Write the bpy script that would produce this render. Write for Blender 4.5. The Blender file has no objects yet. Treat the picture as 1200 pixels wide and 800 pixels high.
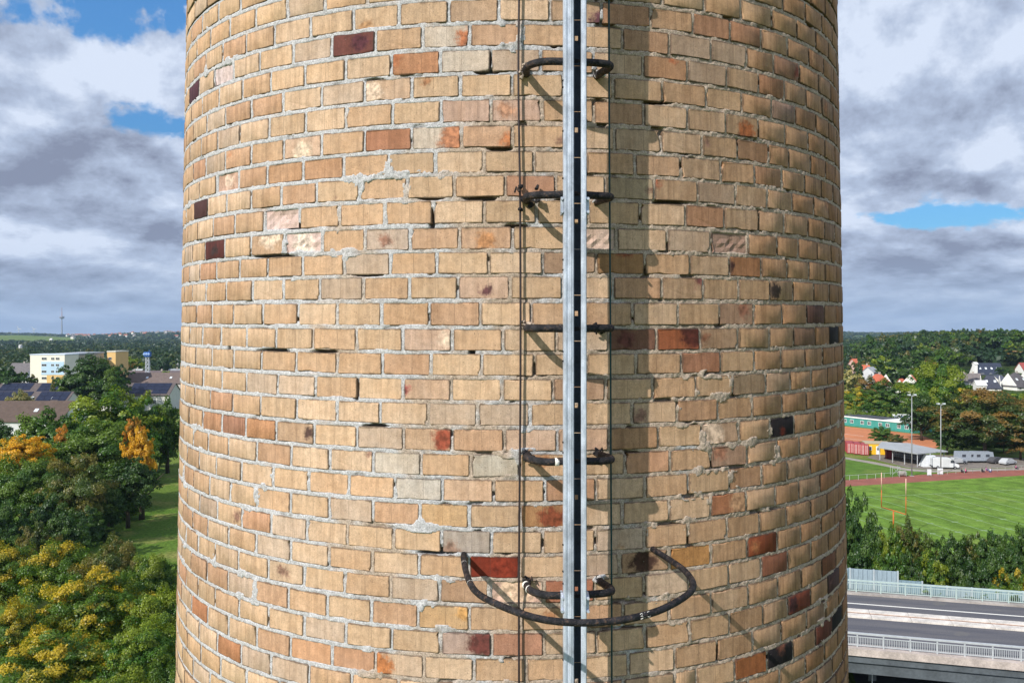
import bpy, math, random
import numpy as np
from mathutils import Matrix, Vector

S = bpy.context.scene
COL = S.collection
R_ = math.radians
rng = np.random.default_rng(7)
random.seed(7)

# ------------------------------------------------------------------ camera, sun, sky, exposure
F = 1000.0            # focal length in photograph pixels (1200 wide)
HOR = 391.0           # photograph row of the horizon
CAMZ = 30.0
cam_d = bpy.data.cameras.new('camera')
cam_d.lens = 36.0 * F / 1200.0
cam_d.sensor_width = 36.0
cam_d.shift_y = -(400.0 - HOR) / 1200.0
cam_d.clip_start = 0.05
cam_d.clip_end = 40000.0
cam = bpy.data.objects.new('camera', cam_d)
cam.location = (0, 0, CAMZ)
cam.rotation_euler = (R_(90), 0, 0)
COL.objects.link(cam)
S.camera = cam

SUN_AZ, SUN_EL = 43.0, 36.5      # sun stands behind the camera, 43 degrees to its left
SUN_STRENGTH = 4.9
SKY_STRENGTH = 0.1
sd = bpy.data.lights.new('sun', 'SUN')
sd.energy = SUN_STRENGTH
sd.angle = R_(0.5)
sd.color = (1.0, 0.94, 0.84)
sun = bpy.data.objects.new('sun', sd)
to_sun = Vector((-math.sin(R_(SUN_AZ)) * math.cos(R_(SUN_EL)), -math.cos(R_(SUN_AZ)) * math.cos(R_(SUN_EL)), math.sin(R_(SUN_EL))))
sun.rotation_euler = to_sun.to_track_quat('Z', 'Y').to_euler()
sun.location = (-30, -30, 80)
COL.objects.link(sun)

S.view_settings.view_transform = 'Standard'
S.view_settings.look = 'None'
S.view_settings.gamma = 1.0
S.view_settings.exposure = 0.1
S.cycles.volume_bounces = 0
S.cycles.max_bounces = 6
S.cycles.transparent_max_bounces = 8


class NT:
    """small helper round a node tree"""
    def __init__(s, tree):
        s.t = tree; s.n = tree.nodes; s.l = tree.links
    def add(s, typ, **kw):
        n = s.n.new(typ)
        for k, v in kw.items():
            setattr(n, k, v)
        return n
    def put(s, sock, v):
        if isinstance(v, bpy.types.NodeSocket):
            s.l.new(v, sock)
        elif v is not None:
            sock.default_value = v
    def math(s, op, a, b=None, c=None, clamp=False):
        n = s.add('ShaderNodeMath', operation=op, use_clamp=clamp)
        s.put(n.inputs[0], a); s.put(n.inputs[1], b); s.put(n.inputs[2], c)
        return n.outputs[0]
    def vmath(s, op, a, b=None, scale=None):
        n = s.add('ShaderNodeVectorMath', operation=op)
        s.put(n.inputs[0], a); s.put(n.inputs[1], b)
        if scale is not None:
            s.put(n.inputs[3], scale)
        return n.outputs[1] if op in ('DOT_PRODUCT', 'LENGTH', 'DISTANCE') else n.outputs[0]
    def noise(s, vec, scale, detail=3, rough=0.55, dist=0.0):
        n = s.add('ShaderNodeTexNoise')
        s.put(n.inputs['Vector'], vec); s.put(n.inputs['Scale'], scale)
        n.inputs['Detail'].default_value = detail; n.inputs['Roughness'].default_value = rough
        n.inputs['Distortion'].default_value = dist
        return n.outputs['Fac']
    def ramp(s, v, a, b, lo=0.0, hi=1.0, smooth=True):
        n = s.add('ShaderNodeMapRange')
        n.interpolation_type = 'SMOOTHSTEP' if smooth else 'LINEAR'
        s.put(n.inputs[0], v); s.put(n.inputs[1], a); s.put(n.inputs[2], b); s.put(n.inputs[3], lo); s.put(n.inputs[4], hi)
        return n.outputs[0]
    def mix(s, f, a, b, mode='MIX'):
        n = s.add('ShaderNodeMix', data_type='RGBA', blend_type=mode)
        n.clamp_factor = True
        s.put(n.inputs[0], f)
        s.put(n.inputs[6], (*a, 1) if isinstance(a, tuple) and len(a) == 3 else a)
        s.put(n.inputs[7], (*b, 1) if isinstance(b, tuple) and len(b) == 3 else b)
        return n.outputs[2]
    def xyz(s, v):
        n = s.add('ShaderNodeSeparateXYZ'); s.put(n.inputs[0], v)
        return n.outputs
    def comb(s, x, y, z):
        n = s.add('ShaderNodeCombineXYZ')
        s.put(n.inputs[0], x); s.put(n.inputs[1], y); s.put(n.inputs[2], z)
        return n.outputs[0]


W = bpy.data.worlds.new('World')
S.world = W
W.use_nodes = True
w = NT(W.node_tree)
w.n.clear()
sky = w.add('ShaderNodeTexSky', sky_type='NISHITA')
sky.sun_disc = False
sky.sun_elevation = R_(SUN_EL)
sky.sun_rotation = R_(180 + SUN_AZ)
sky.altitude = 50; sky.air_density = 1.0; sky.dust_density = 0.6; sky.ozone_density = 2.0
tc = w.add('ShaderNodeTexCoord')
D = tc.outputs['Generated']
dx, dy, dz = w.xyz(D)
hl = w.math('SQRT', w.math('ADD', w.math('MULTIPLY', dx, dx), w.math('MULTIPLY', dy, dy)))
hl = w.math('MAXIMUM', hl, 0.02)
# cumulus seen from the side: compass direction, and height squeezed towards the horizon
el = w.math('LOGARITHM', w.math('ADD', w.math('MAXIMUM', dz, 0.0), 0.09), math.e)
P = w.comb(w.math('MULTIPLY', w.math('DIVIDE', dx, hl), 4.2), w.math('MULTIPLY', w.math('DIVIDE', dy, hl), 4.2), w.math('MULTIPLY', el, 1.9))
n_big = w.noise(P, 0.6, 3, 0.5, 0.2)
n_mid = w.noise(w.vmath('ADD', P, (7.3, 2.1, 0)), 1.35, 10, 0.6, 0.1)
n_up = w.noise(w.vmath('ADD', P, (7.3, 2.1, 0.16)), 1.35, 10, 0.6, 0.1)
n_fine = w.noise(w.vmath('ADD', P, (3.3, 9.1, 0)), 4.5, 7, 0.6, 0.2)
n_w1 = w.noise(w.vmath('ADD', P, (1.3, 5.1, 4)), 3.0, 5, 0.6, 0.0)
n_w2 = w.noise(w.vmath('ADD', P, (8.3, 0.1, 9)), 3.0, 5, 0.6, 0.0)


def blob(px, py, sx, sy, amp):
    """a soft patch of the sky round one direction, given by its place in the photograph"""
    v = Vector(((px - 600) / F, 1.0, (HOR - py) / F)).normalized()
    a = w.math('SUBTRACT', w.math('DIVIDE', dx, w.math('MAXIMUM', dy, 0.05)), v.x / v.y)
    b = w.math('SUBTRACT', w.math('DIVIDE', dz, w.math('MAXIMUM', dy, 0.05)), v.z / v.y)
    a = w.math('ADD', w.math('DIVIDE', a, sx / F), w.math('MULTIPLY', w.math('SUBTRACT', n_w1, 0.5), 3.2)); b = w.math('ADD', w.math('DIVIDE', b, sy / F), w.math('MULTIPLY', w.math('SUBTRACT', n_w2, 0.5), 2.6))
    q = w.math('ADD', w.math('MULTIPLY', a, a), w.math('MULTIPLY', b, b))
    return w.math('MULTIPLY', w.math('EXPONENT', w.math('MULTIPLY', q, -1.0)), amp)


def total(lst):
    t = lst[0]
    for x in lst[1:]:
        t = w.math('ADD', t, x)
    return t


gap = total([blob(112, 6, 95, 34, 0.50), blob(190, 140, 60, 22, 0.40), blob(1150, 254, 110, 19, 0.38), blob(1060, 260, 65, 11, 0.26), blob(150, 40, 40, 22, 0.2)])
cover = w.math('SUBTRACT', w.math('ADD', w.math('MULTIPLY', n_fine, 0.55), w.math('MULTIPLY', n_mid, 0.55)), gap)
cover = w.math('SUBTRACT', cover, w.ramp(dz, 0.36, 0.75, 0.0, 0.15))       # cover thinned above the view to cut ambient, like gaps seen overhead
cover = w.ramp(cover, 0.22, 0.40)
shade = total([blob(60, 190, 130, 60, 0.34), blob(180, 260, 90, 28, 0.2), blob(60, 330, 140, 14, 0.1), blob(1090, 110, 90, 40, 0.16),
               blob(1130, 215, 90, 22, 0.3), blob(1040, 290, 90, 26, 0.24), blob(1150, 300, 70, 22, 0.3), blob(100, 300, 100, 10, 0.1),
               blob(60, 95, 120, 30, -0.28), blob(1010, 60, 50, 60, -0.25), blob(40, 300, 60, 10, -0.22), blob(1150, 180, 50, 22, -0.22), blob(1060, 330, 100, 8, -0.2)])
dens = w.math('ADD', w.math('ADD', w.math('MULTIPLY', n_mid, 0.85), w.math('MULTIPLY', n_fine, 0.42)), w.math('MULTIPLY', n_big, 0.25))
dens = w.math('ADD', dens, shade)
dens = w.math('SUBTRACT', dens, w.math('MULTIPLY', w.math('SUBTRACT', n_mid, n_up), 3.0))     # tops catch the sun
dens = w.ramp(dens, 0.52, 1.22, smooth=False)
cr = w.add('ShaderNodeValToRGB')
cr.color_ramp.elements[0].position = 0.0; cr.color_ramp.elements[0].color = (0.68, 0.76, 0.91, 1)
cr.color_ramp.elements[1].position = 1.0; cr.color_ramp.elements[1].color = (0.235, 0.270, 0.375, 1)
e = cr.color_ramp.elements.new(0.4); e.color = (0.45, 0.53, 0.69, 1)
w.put(cr.inputs[0], dens)
low = w.ramp(dz, 0.0, 0.10, 1.0, 0.0)
cloud = w.mix(w.math('MULTIPLY', low, 0.6), cr.outputs[0], (0.30, 0.40, 0.56))
cloud = w.vmath('SCALE', cloud, scale=1.0 / SKY_STRENGTH)
blue = w.vmath('SCALE', w.vmath('MULTIPLY', sky.outputs[0], (0.62, 1.18, 1.6)), scale=w.ramp(dz, 0.08, 0.36, 0.66, 1.0))
cover = w.math('MAXIMUM', cover, w.ramp(dz, 0.02, 0.09, 1.0, 0.0))
colr = w.mix(cover, blue, cloud)
bg = w.add('ShaderNodeBackground')
bg.inputs[1].default_value = SKY_STRENGTH
w.put(bg.inputs[0], colr)
ow = w.add('ShaderNodeOutputWorld')
w.l.new(bg.outputs[0], ow.inputs[0])


# ------------------------------------------------------------------ materials
def new_mat(name, rough=0.85, metal=0.0, spec=0.3):
    m = bpy.data.materials.new(name)
    m.use_nodes = True
    t = NT(m.node_tree)
    b = t.n['Principled BSDF']
    b.inputs['Roughness'].default_value = rough
    b.inputs['Metallic'].default_value = metal
    b.inputs['Specular IOR Level'].default_value = spec
    return m, t, b


def bump(t, b, h, strength, dist):
    n = t.add('ShaderNodeBump')
    n.inputs['Strength'].default_value = strength; n.inputs['Distance'].default_value = dist
    t.put(n.inputs['Height'], h)
    t.l.new(n.outputs[0], b.inputs['Normal'])


_plain = {}
def plain(col, rough=0.8, metal=0.0, var=0.18, scale=3.0, bmp=0.0, spec=0.3):
    """a painted or mineral surface with mottling at two sizes"""
    key = (col, rough, metal, var, scale, bmp, spec)
    if key in _plain:
        return _plain[key]
    m, t, b = new_mat('surface', rough, metal, spec)
    o = t.add('ShaderNodeTexCoord').outputs['Object']
    a = t.noise(o, scale, 5, 0.6); c = t.noise(o, scale * 7, 4, 0.6)
    f = t.math('ADD', t.math('MULTIPLY', a, 0.6), t.math('MULTIPLY', c, 0.4))
    f = t.ramp(f, 0.3, 0.7, 1.0 - var, 1.0 + var)
    t.put(b.inputs['Base Color'], t.vmath('SCALE', t.comb(*col), scale=f))
    if bmp:
        bump(t, b, c, 0.5, bmp)
    _plain[key] = m
    return m


def brick_mat(kind):
    m, t, b = new_mat('fired_brick_' + kind.lower(), 0.82, 0.0, 0.25)
    def at(n):
        a = t.add('ShaderNodeAttribute', attribute_name=n, attribute_type=kind)
        return a
    tone = at('tone').outputs['Color']; stain = at('stain').outputs['Color']
    sat = t.xyz(at('stain_at').outputs['Vector'])
    par = t.xyz(at('look').outputs['Vector'])        # seed, grime, roughness of the face
    uvn = t.add('ShaderNodeUVMap'); uvn.uv_map = 'UVMap'
    u, v, _ = t.xyz(uvn.outputs[0])
    seed = t.math('MULTIPLY', par[0], 37.0)
    P3 = t.comb(t.math('ADD', u, seed), v, t.math('MULTIPLY', seed, 0.31))
    big = t.noise(P3, 9, 4, 0.6, 0.4)
    mid = t.noise(P3, 40, 5, 0.65)
    fine = t.noise(P3, 260, 4, 0.7)
    streak = t.noise(t.comb(t.math('ADD', u, seed), t.math('MULTIPLY', v, 0.10), seed), 48, 4, 0.6)
    # body colour
    c = t.mix(t.ramp(big, 0.35, 0.7, 0.0, 0.35), tone, t.vmath('MULTIPLY', tone, (0.86, 0.74, 0.60)))
    c = t.vmath('SCALE', c, scale=t.ramp(mid, 0.3, 0.7, 0.87, 1.1))
    c = t.vmath('SCALE', c, scale=t.ramp(fine, 0.3, 0.7, 0.80, 1.16))
    c = t.vmath('SCALE', c, scale=t.ramp(streak, 0.35, 0.62, t.math('SUBTRACT', 1.0, t.math('MULTIPLY', par[1], 0.46)), 1.03))
    pos = t.add('ShaderNodeNewGeometry').outputs['Position']
    run = t.noise(t.vmath('MULTIPLY', pos, (19, 19, 0.5)), 1.0, 5, 0.65)
    dark_mask = t.noise(t.vmath('MULTIPLY', pos, (1.1, 1.1, 0.9)), 1.0, 4, 0.6)  # broad sooty patches
    c = t.vmath('MULTIPLY', c, t.mix(t.math('MULTIPLY', t.ramp(run, 0.46, 0.66), t.math('ADD', 0.18, par[1])), (1.0, 1.0, 1.0), (0.72, 0.69, 0.66)))
    c = t.vmath('SCALE', c, scale=t.ramp(dark_mask, 0.35, 0.7, 1.04, 0.86))
    # burnt / iron stain spreading from one place on the face
    du = t.math('SUBTRACT', u, sat[0]); dv = t.math('SUBTRACT', v, sat[1])
    dd = t.math('SQRT', t.math('ADD', t.math('MULTIPLY', du, du), t.math('MULTIPLY', t.math('MULTIPLY', dv, dv), 1.4)))
    dd = t.math('ADD', dd, t.math('MULTIPLY', t.math('SUBTRACT', t.noise(P3, 34, 6, 0.7), 0.5), 0.11))
    k = t.math('SUBTRACT', 1.0, t.ramp(t.math('SUBTRACT', dd, sat[2]), -0.012, 0.022))
    c = t.mix(t.math('MULTIPLY', k, 0.93), c, t.vmath('SCALE', stain, scale=t.ramp(mid, 0.3, 0.7, 0.55, 1.5)))
    # drag lines of the extruder, pores, darker arris
    l1 = t.math('ABSOLUTE', t.math('SUBTRACT', t.math('ADD', u, t.math('MULTIPLY', t.math('SUBTRACT', t.noise(t.comb(seed, t.math('MULTIPLY', v, 30), 0), 1.0, 2), 0.5), 0.004)), t.math('SUBTRACT', t.math('MULTIPLY', t.math('FRACT', t.math('MULTIPLY', seed, 5.3)), 0.05), 0.02)))
    l2 = t.math('ABSOLUTE', t.math('SUBTRACT', u, t.math('SUBTRACT', t.math('MULTIPLY', t.math('FRACT', t.math('MULTIPLY', seed, 9.7)), 0.16), 0.08)))
    line = t.math('MAXIMUM', t.ramp(l1, 0.0005, 0.0022, 0.42, 0.0), t.ramp(l2, 0.0004, 0.0016, 0.28, 0.0))
    line = t.math('MULTIPLY', line, t.ramp(mid, 0.38, 0.6, 0.2, 1.0))
    vor = t.add('ShaderNodeTexVoronoi'); t.put(vor.inputs['Vector'], P3); vor.inputs['Scale'].default_value = 120
    vr = t.math('MULTIPLY', t.ramp(vor.outputs['Distance'], 0.10, 0.22, 1.0, 0.0), t.ramp(t.xyz(vor.outputs['Color'])[0], 0.66, 0.72, 0.0, 0.75))
    dark = t.math('MAXIMUM', line, vr)
    cut = dark
    eu = t.math('SUBTRACT', 0.095, t.math('ABSOLUTE', u)); ev = t.math('SUBTRACT', 0.040, t.math('ABSOLUTE', v))
    ed = t.math('ADD', t.math('MINIMUM', eu, ev), t.math('MULTIPLY', t.math('SUBTRACT', mid, 0.5), 0.012))
    dark = t.math('MAXIMUM', dark, t.ramp(ed, 0.0005, 0.0055, 0.72, 0.0))
    c = t.mix(dark, c, (0.055, 0.042, 0.034))
    # pale specks of mortar splashed on the face
    sp = t.ramp(t.noise(t.vmath('ADD', P3, (4, 4, 4)), 150, 2, 0.5), 0.76, 0.80, 0.0, 0.8)
    c = t.mix(sp, c, (0.48, 0.44, 0.40))
    t.put(b.inputs['Base Color'], c)
    h = t.math('ADD', t.math('MULTIPLY', fine, 0.35), t.math('MULTIPLY', mid, 0.65))
    h = t.math('SUBTRACT', h, t.math('MULTIPLY', cut, 0.8))
    h = t.math('ADD', h, t.math('MULTIPLY', streak, 0.12))
    bump(t, b, h, 0.55, 0.0022)
    return m


BRICK_O = brick_mat('OBJECT')
BRICK_G = brick_mat('GEOMETRY')

MORTAR, t, b = new_mat('lime_mortar', 0.95, 0.0, 0.1)
o = t.add('ShaderNodeTexCoord').outputs['Object']
patch = t.noise(o, 2.6, 4, 0.6, 0.3)
grain = t.noise(o, 210, 4, 0.75)
lump = t.noise(o, 60, 4, 0.65)
side = t.xyz(o)[0]
warm = t.ramp(t.math('ADD', patch, t.math('MULTIPLY', side, 0.16)), 0.40, 0.54)
c = t.mix(warm, (0.50, 0.50, 0.52), (0.46, 0.37, 0.30))
c = t.vmath('SCALE', c, scale=t.ramp(grain, 0.32, 0.68, 0.55, 1.3))
c = t.vmath('SCALE', c, scale=t.ramp(lump, 0.3, 0.65, 0.78, 1.1))
dk = t.add('ShaderNodeAttribute', attribute_name='dark_mask', attribute_type='GEOMETRY').outputs['Fac']
c = t.mix(dk, c, (0.03, 0.026, 0.022))
t.put(b.inputs['Base Color'], c)
bump(t, b, t.math('ADD', t.math('MULTIPLY', grain, 0.5), t.math('MULTIPLY', lump, 0.8)), 0.8, 0.004)

GALV, t, b = new_mat('galvanised_steel', 0.5, 0.25, 0.5)
o = t.add('ShaderNodeTexCoord').outputs['Object']
g1 = t.noise(t.vmath('MULTIPLY', o, (1, 1, 0.25)), 55, 5, 0.6); g2 = t.noise(o, 400, 3, 0.6)
c = t.mix(t.ramp(g1, 0.35, 0.65), (0.46, 0.52, 0.63), (0.59, 0.65, 0.77))
c = t.vmath('SCALE', c, scale=t.ramp(g2, 0.3, 0.7, 0.82, 1.1))
c = t.vmath('SCALE', c, scale=t.ramp(t.noise(o, 9, 5, 0.65), 0.4, 0.65, 1.05, 0.72))
t.put(b.inputs['Base Color'], c)
t.put(b.inputs['Roughness'], t.ramp(g1, 0.3, 0.7, 0.38, 0.62))
bump(t, b, g2, 0.15, 0.001)

IRON, t, b = new_mat('tarred_iron', 0.6, 0.0, 0.3)
o = t.add('ShaderNodeTexCoord').outputs['Object']
g1 = t.noise(o, 30, 5, 0.65); g2 = t.noise(o, 240, 3, 0.6)
c = t.mix(t.ramp(g1, 0.4, 0.62), (0.006, 0.0065, 0.010), (0.024, 0.024, 0.030))
c = t.mix(t.ramp(t.noise(o, 60, 5, 0.75), 0.53, 0.66, 0.0, 0.85), c, (0.11, 0.065, 0.045))
t.put(b.inputs['Base Color'], c)
bump(t, b, t.math('ADD', g1, g2), 0.7, 0.006)

CABLE_G = plain((0.012, 0.05, 0.055), 0.5, 0.0, 0.3, 20)
CABLE_D = plain((0.035, 0.026, 0.028), 0.5, 0.0, 0.4, 20)
PAINT_W = plain((0.75, 0.74, 0.70), 0.7, 0, 0.2, 60)


def foliage_mat():
    m = bpy.data.materials.new('foliage'); m.use_nodes = True
    t = NT(m.node_tree); t.n.clear()
    A = t.add('ShaderNodeAttribute', attribute_name='tint', attribute_type='OBJECT').outputs['Color']
    B = t.add('ShaderNodeAttribute', attribute_name='tint_b', attribute_type='OBJECT').outputs['Color']
    v = t.xyz(t.add('ShaderNodeAttribute', attribute_name='leafvar', attribute_type='GEOMETRY').outputs['Vector'])
    am = t.add('ShaderNodeAttribute', attribute_name='turned', attribute_type='OBJECT').outputs['Fac']
    f = t.math('ADD', t.math('MULTIPLY', v[0], 0.86), t.math('MULTIPLY', v[1], 0.14))
    f = t.ramp(f, t.math('SUBTRACT', 0.85, am), t.math('SUBTRACT', 1.12, am))
    c = t.mix(f, A, B)
    c = t.vmath('SCALE', c, scale=t.ramp(v[1], 0, 1, 0.74, 1.28, smooth=False))
    c = t.mix(t.math('MULTIPLY', v[2], 0.25), c, (0.10, 0.09, 0.03))
    d = t.add('ShaderNodeBsdfDiffuse'); tr = t.add('ShaderNodeBsdfTranslucent'); gl = t.add('ShaderNodeBsdfGlossy')
    gl.inputs['Roughness'].default_value = 0.45
    t.put(d.inputs[0], c); t.put(tr.inputs[0], t.vmath('MULTIPLY', c, (1.2, 1.25, 0.6)))
    gl.inputs[0].default_value = (0.9, 0.95, 1, 1)
    m1 = t.add('ShaderNodeMixShader'); m1.inputs[0].default_value = 0.36
    t.l.new(d.outputs[0], m1.inputs[1]); t.l.new(tr.outputs[0], m1.inputs[2])
    m2 = t.add('ShaderNodeMixShader'); m2.inputs[0].default_value = 0.03
    t.l.new(m1.outputs[0], m2.inputs[1]); t.l.new(gl.outputs[0], m2.inputs[2])
    o = t.add('ShaderNodeOutputMaterial'); t.l.new(m2.outputs[0], o.inputs[0])
    return m


LEAF = foliage_mat()
BARK = plain((0.075, 0.06, 0.045), 0.9, 0, 0.35, 4, 0.02)


# ------------------------------------------------------------------ mesh helpers
def mesh_from(name, V, Fc, mat, smooth=False):
    me = bpy.data.meshes.new(name)
    me.from_pydata([tuple(p) for p in V], [], [tuple(f) for f in Fc])
    if mat is not None:
        me.materials.append(mat)
    if smooth:
        me.polygons.foreach_set('use_smooth', [True] * len(me.polygons))
    me.update()
    return me


def quads_mesh(name, V, Q, mat, smooth=False):
    """fast path: V (n,3) array, Q (m,4) int array"""
    me = bpy.data.meshes.new(name)
    V = np.ascontiguousarray(V, dtype=np.float32); Q = np.ascontiguousarray(Q, dtype=np.int32)
    me.vertices.add(len(V)); me.vertices.foreach_set('co', V.ravel())
    me.loops.add(Q.size); me.loops.foreach_set('vertex_index', Q.ravel())
    me.polygons.add(len(Q))
    me.polygons.foreach_set('loop_start', np.arange(0, Q.size, Q.shape[1], dtype=np.int32))
    me.polygons.foreach_set('loop_total', np.full(len(Q), Q.shape[1], dtype=np.int32))
    if smooth:
        me.polygons.foreach_set('use_smooth', np.ones(len(Q), dtype=bool))
    me.materials.append(mat)
    me.update(calc_edges=True)
    return me


class MB:
    def __init__(s):
        s.V = []; s.F = []
    def box(s, x0, x1, y0, y1, z0, z1):
        k = len(s.V)
        s.V += [(x, y, z) for z in (z0, z1) for x, y in ((x0, y0), (x1, y0), (x1, y1), (x0, y1))]
        s.F += [(k, k+3, k+2, k+1), (k+4, k+5, k+6, k+7), (k, k+1, k+5, k+4), (k+1, k+2, k+6, k+5), (k+2, k+3, k+7, k+6), (k+3, k, k+4, k+7)]
        return s
    def prism(s, pts, vec):
        """extrude a closed outline (list of 3-D points) along vec"""
        k = len(s.V); n = len(pts)
        s.V += [tuple(p) for p in pts] + [tuple(Vector(p) + Vector(vec)) for p in pts]
        s.F += [tuple(range(k + n - 1, k - 1, -1)), tuple(range(k + n, k + 2 * n))]
        s.F += [(k + i, k + (i + 1) % n, k + n + (i + 1) % n, k + n + i) for i in range(n)]
        return s
    def tube(s, pts, rad, n=10, cap=True):
        pts = [Vector(p) for p in pts]
        rads = rad if isinstance(rad, (list, tuple)) else [rad] * len(pts)
        k = len(s.V); up = None
        for i, p in enumerate(pts):
            d = (pts[min(i + 1, len(pts) - 1)] - pts[max(i - 1, 0)]).normalized()
            if up is None:
                up = Vector((0, 0, 1)) if abs(d.z) < 0.9 else Vector((1, 0, 0))
            a = d.cross(up).normalized(); bb = a.cross(d).normalized(); up = bb
            for j in range(n):
                q = 2 * math.pi * j / n
                s.V.append(tuple(p + (a * math.cos(q) + bb * math.sin(q)) * rads[i]))
        for i in range(len(pts) - 1):
            for j in range(n):
                s.F.append((k + i*n + j, k + i*n + (j+1) % n, k + (i+1)*n + (j+1) % n, k + (i+1)*n + j))
        if cap:
            s.F.append(tuple(k + j for j in range(n - 1, -1, -1)))
            s.F.append(tuple(k + (len(pts)-1)*n + j for j in range(n)))
        return s
    def mesh(s, name, mat, smooth=False):
        return mesh_from(name, s.V, s.F, mat, smooth)


def link(o, parent=None):
    COL.objects.link(o)
    if parent is not None:
        o.parent = parent
    return o


def ob(name, me, parent=None, loc=None, rz=0.0, scale=None):
    o = bpy.data.objects.new(name, me)
    if loc is not None:
        o.location = loc
    if rz:
        o.rotation_euler = (0, 0, rz)
    if scale is not None:
        o.scale = scale
    return link(o, parent)


def tag(o, label, cat, group=None):
    o['label'] = label; o['category'] = cat
    if group:
        o['group'] = group
    return o


def empty(name, loc, label, cat, group=None, rz=0.0):
    o = bpy.data.objects.new(name, None)
    o.empty_display_size = 0.2
    o.location = loc; o.rotation_euler = (0, 0, rz)
    link(o)
    return tag(o, label, cat, group)


def at(px, py=None, z=0.0, Y=None):
    """place on a level z (or at distance Y) seen at a pixel of the photograph"""
    if Y is None:
        Y = (CAMZ - z) * F / (py - HOR)
        return Vector(((px - 600) / F * Y, Y, z))
    return Vector(((px - 600) / F * Y, Y, CAMZ - (py - HOR) / F * Y if py is not None else z))


# ------------------------------------------------------------------ the chimney
LEAN = R_(1.2)
AX = 5.264                          # distance of the chimney axis
R0, BATTER = 1.900, 0.0228          # radius at eye level, taper per metre
M = Matrix.Translation((0, 0, CAMZ)) @ Matrix.Rotation(LEAN, 4, 'X')      # chimney frame -> world
Minv = M.inverted()


def Rad(z):
    return R0 - BATTER * z


def surf(th, z, dr=0.0):
    r = Rad(z) + dr
    return Vector((r * math.sin(th), AX - r * math.cos(th), z))


def to_px(p):
    q = M @ Vector(p)
    return 600 + F * q.x / q.y, HOR - F * (q.z - CAMZ) / q.y


def ray(px, py):
    d = Vector(((px - 600) / F, 1.0, (HOR - py) / F))
    return Matrix.Rotation(-LEAN, 3, 'X') @ d


row_y = [12, 41, 71, 100, 129.5, 160, 189.5, 218, 248, 279, 308, 337, 368, 398.5, 427.5, 457, 486, 516, 545.5, 575, 605, 635.5, 664.5, 693.5, 725, 755, 785, 815]
L_ = 300; R__ = 620
J = [
 ([83,243,428,630,847,1067],[92,318,532,720,882,1020,1135]),
 ([18,165,335,525,733,940],[410,615,800,955,1075,1187]),
 ([68,217,395,595,812,1030],[52,283,500,695,868,1007,1122]),
 ([120,290,478,685,898,1125],[370,585,777,935,1065,1168]),
 ([60,220,397,600,812,1033],[57,285,503,695,865,1007,1125]),
 ([123,290,478,685,902,1128],[375,580,760,915,1052,1140]),
 ([50,208,387,583,788,1003],[22,250,463,667,842,990,1110]),
 ([112,268,455,663,873,1095],[118,335,550,740,907,1045,1155]),
 ([37,193,368,567,778,1003],[33,262,487,687,858,1007,1120]),
 ([125,293,480,678,895,1127],[385,608,798,963,1088,1183]),
 ([53,207,388,590,795,1023],[60,295,508,707,880,1020,1132]),
 ([122,282,473,675,888,1117],[370,582,765,922,1057,1157]),
 ([32,185,358,552,763,987],[10,455,655,836,988,1110]),
 ([90,252,442,645,862,1087],[120,350,560,752,918,1055,1162]),
 ([25,178,357,557,770,993],[22,252,470,668,842,988,1108]),
 ([97,262,447,648,858,1082],[105,335,543,732,895,1038,1148]),
 ([22,180,357,547,757,973],[5,453,650,828,980,1110]),
 ([90,257,445,650,862,1092],[125,350,567,758,922,1058,1165]),
 ([5,155,325,517,725,943,1160],[420,620,800,957,1090,1187]),
 ([75,232,410,610,820,1043],[70,295,508,700,878,1023,1133]),
 ([5,152,323,515,720,938,1162],[410,615,797,952,1082,1185]),
 ([68,225,403,605,817,1035],[60,290,507,697,870,1013,1130]),
 ([155,322,513,718,935,1160],[400,617,800,958,1090,1193]),
 ([55,212,390,592,807,1025],[65,290,503,700,875,1020,1137]),
 ([143,315,508,713,938],[412,615,800,962,1093,1195]),
 ([55,213,397,597,812,1037],[65,297,510,707,880,1027,1137]),
 ([5,153,335,527,738,957],[437,640,825,982,1108]),
 ([68,235,422,628],[640,735,903,1045,1160]),
]
NR = len(J)
PITCH = 2 * math.pi / 58


def z_at_row_y(py):
    lo, hi = -2.5, 2.5
    for _ in range(40):
        m = (lo + hi) / 2
        if to_px(surf(0.0, m))[1] < py:
            hi = m
        else:
            lo = m
    return (lo + hi) / 2


zc = [z_at_row_y(y) for y in row_y]
HC = (zc[0] - zc[-1]) / (NR - 1)
grid_t = np.linspace(-1.15, 1.15, 1200)
ROWS = []                     # (z centre, sorted joint angles over the whole turn)
for i in range(NR):
    px = np.array([to_px(surf(t_, zc[i]))[0] for t_ in grid_t])
    xs = sorted([L_ + a / 3.75 for a in J[i][0]] + [R__ + a / 3.75 for a in J[i][1]])
    k = np.argmin(px), np.argmax(px)
    th = list(np.interp(xs, px[k[0]:k[1]], grid_t[k[0]:k[1]]))
    out = [th[0]]
    for a in th[1:]:
        gapn = max(1, round((a - out[-1]) / PITCH))
        base = out[-1]
        for q in range(1, gapn + 1):
            out.append(base + (a - base) * q / gapn)
    while out[-1] < 1.5:
        out.append(out[-1] + PITCH * random.uniform(0.95, 1.05))
    while out[0] > -1.5:
        out.insert(0, out[0] - PITCH * random.uniform(0.95, 1.05))
    rest = 2 * math.pi - (out[-1] - out[0])
    n = round(rest / PITCH)
    for q in range(1, n):
        out.append(out[-1] + rest / n)
    ROWS.append((zc[i], out))
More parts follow.
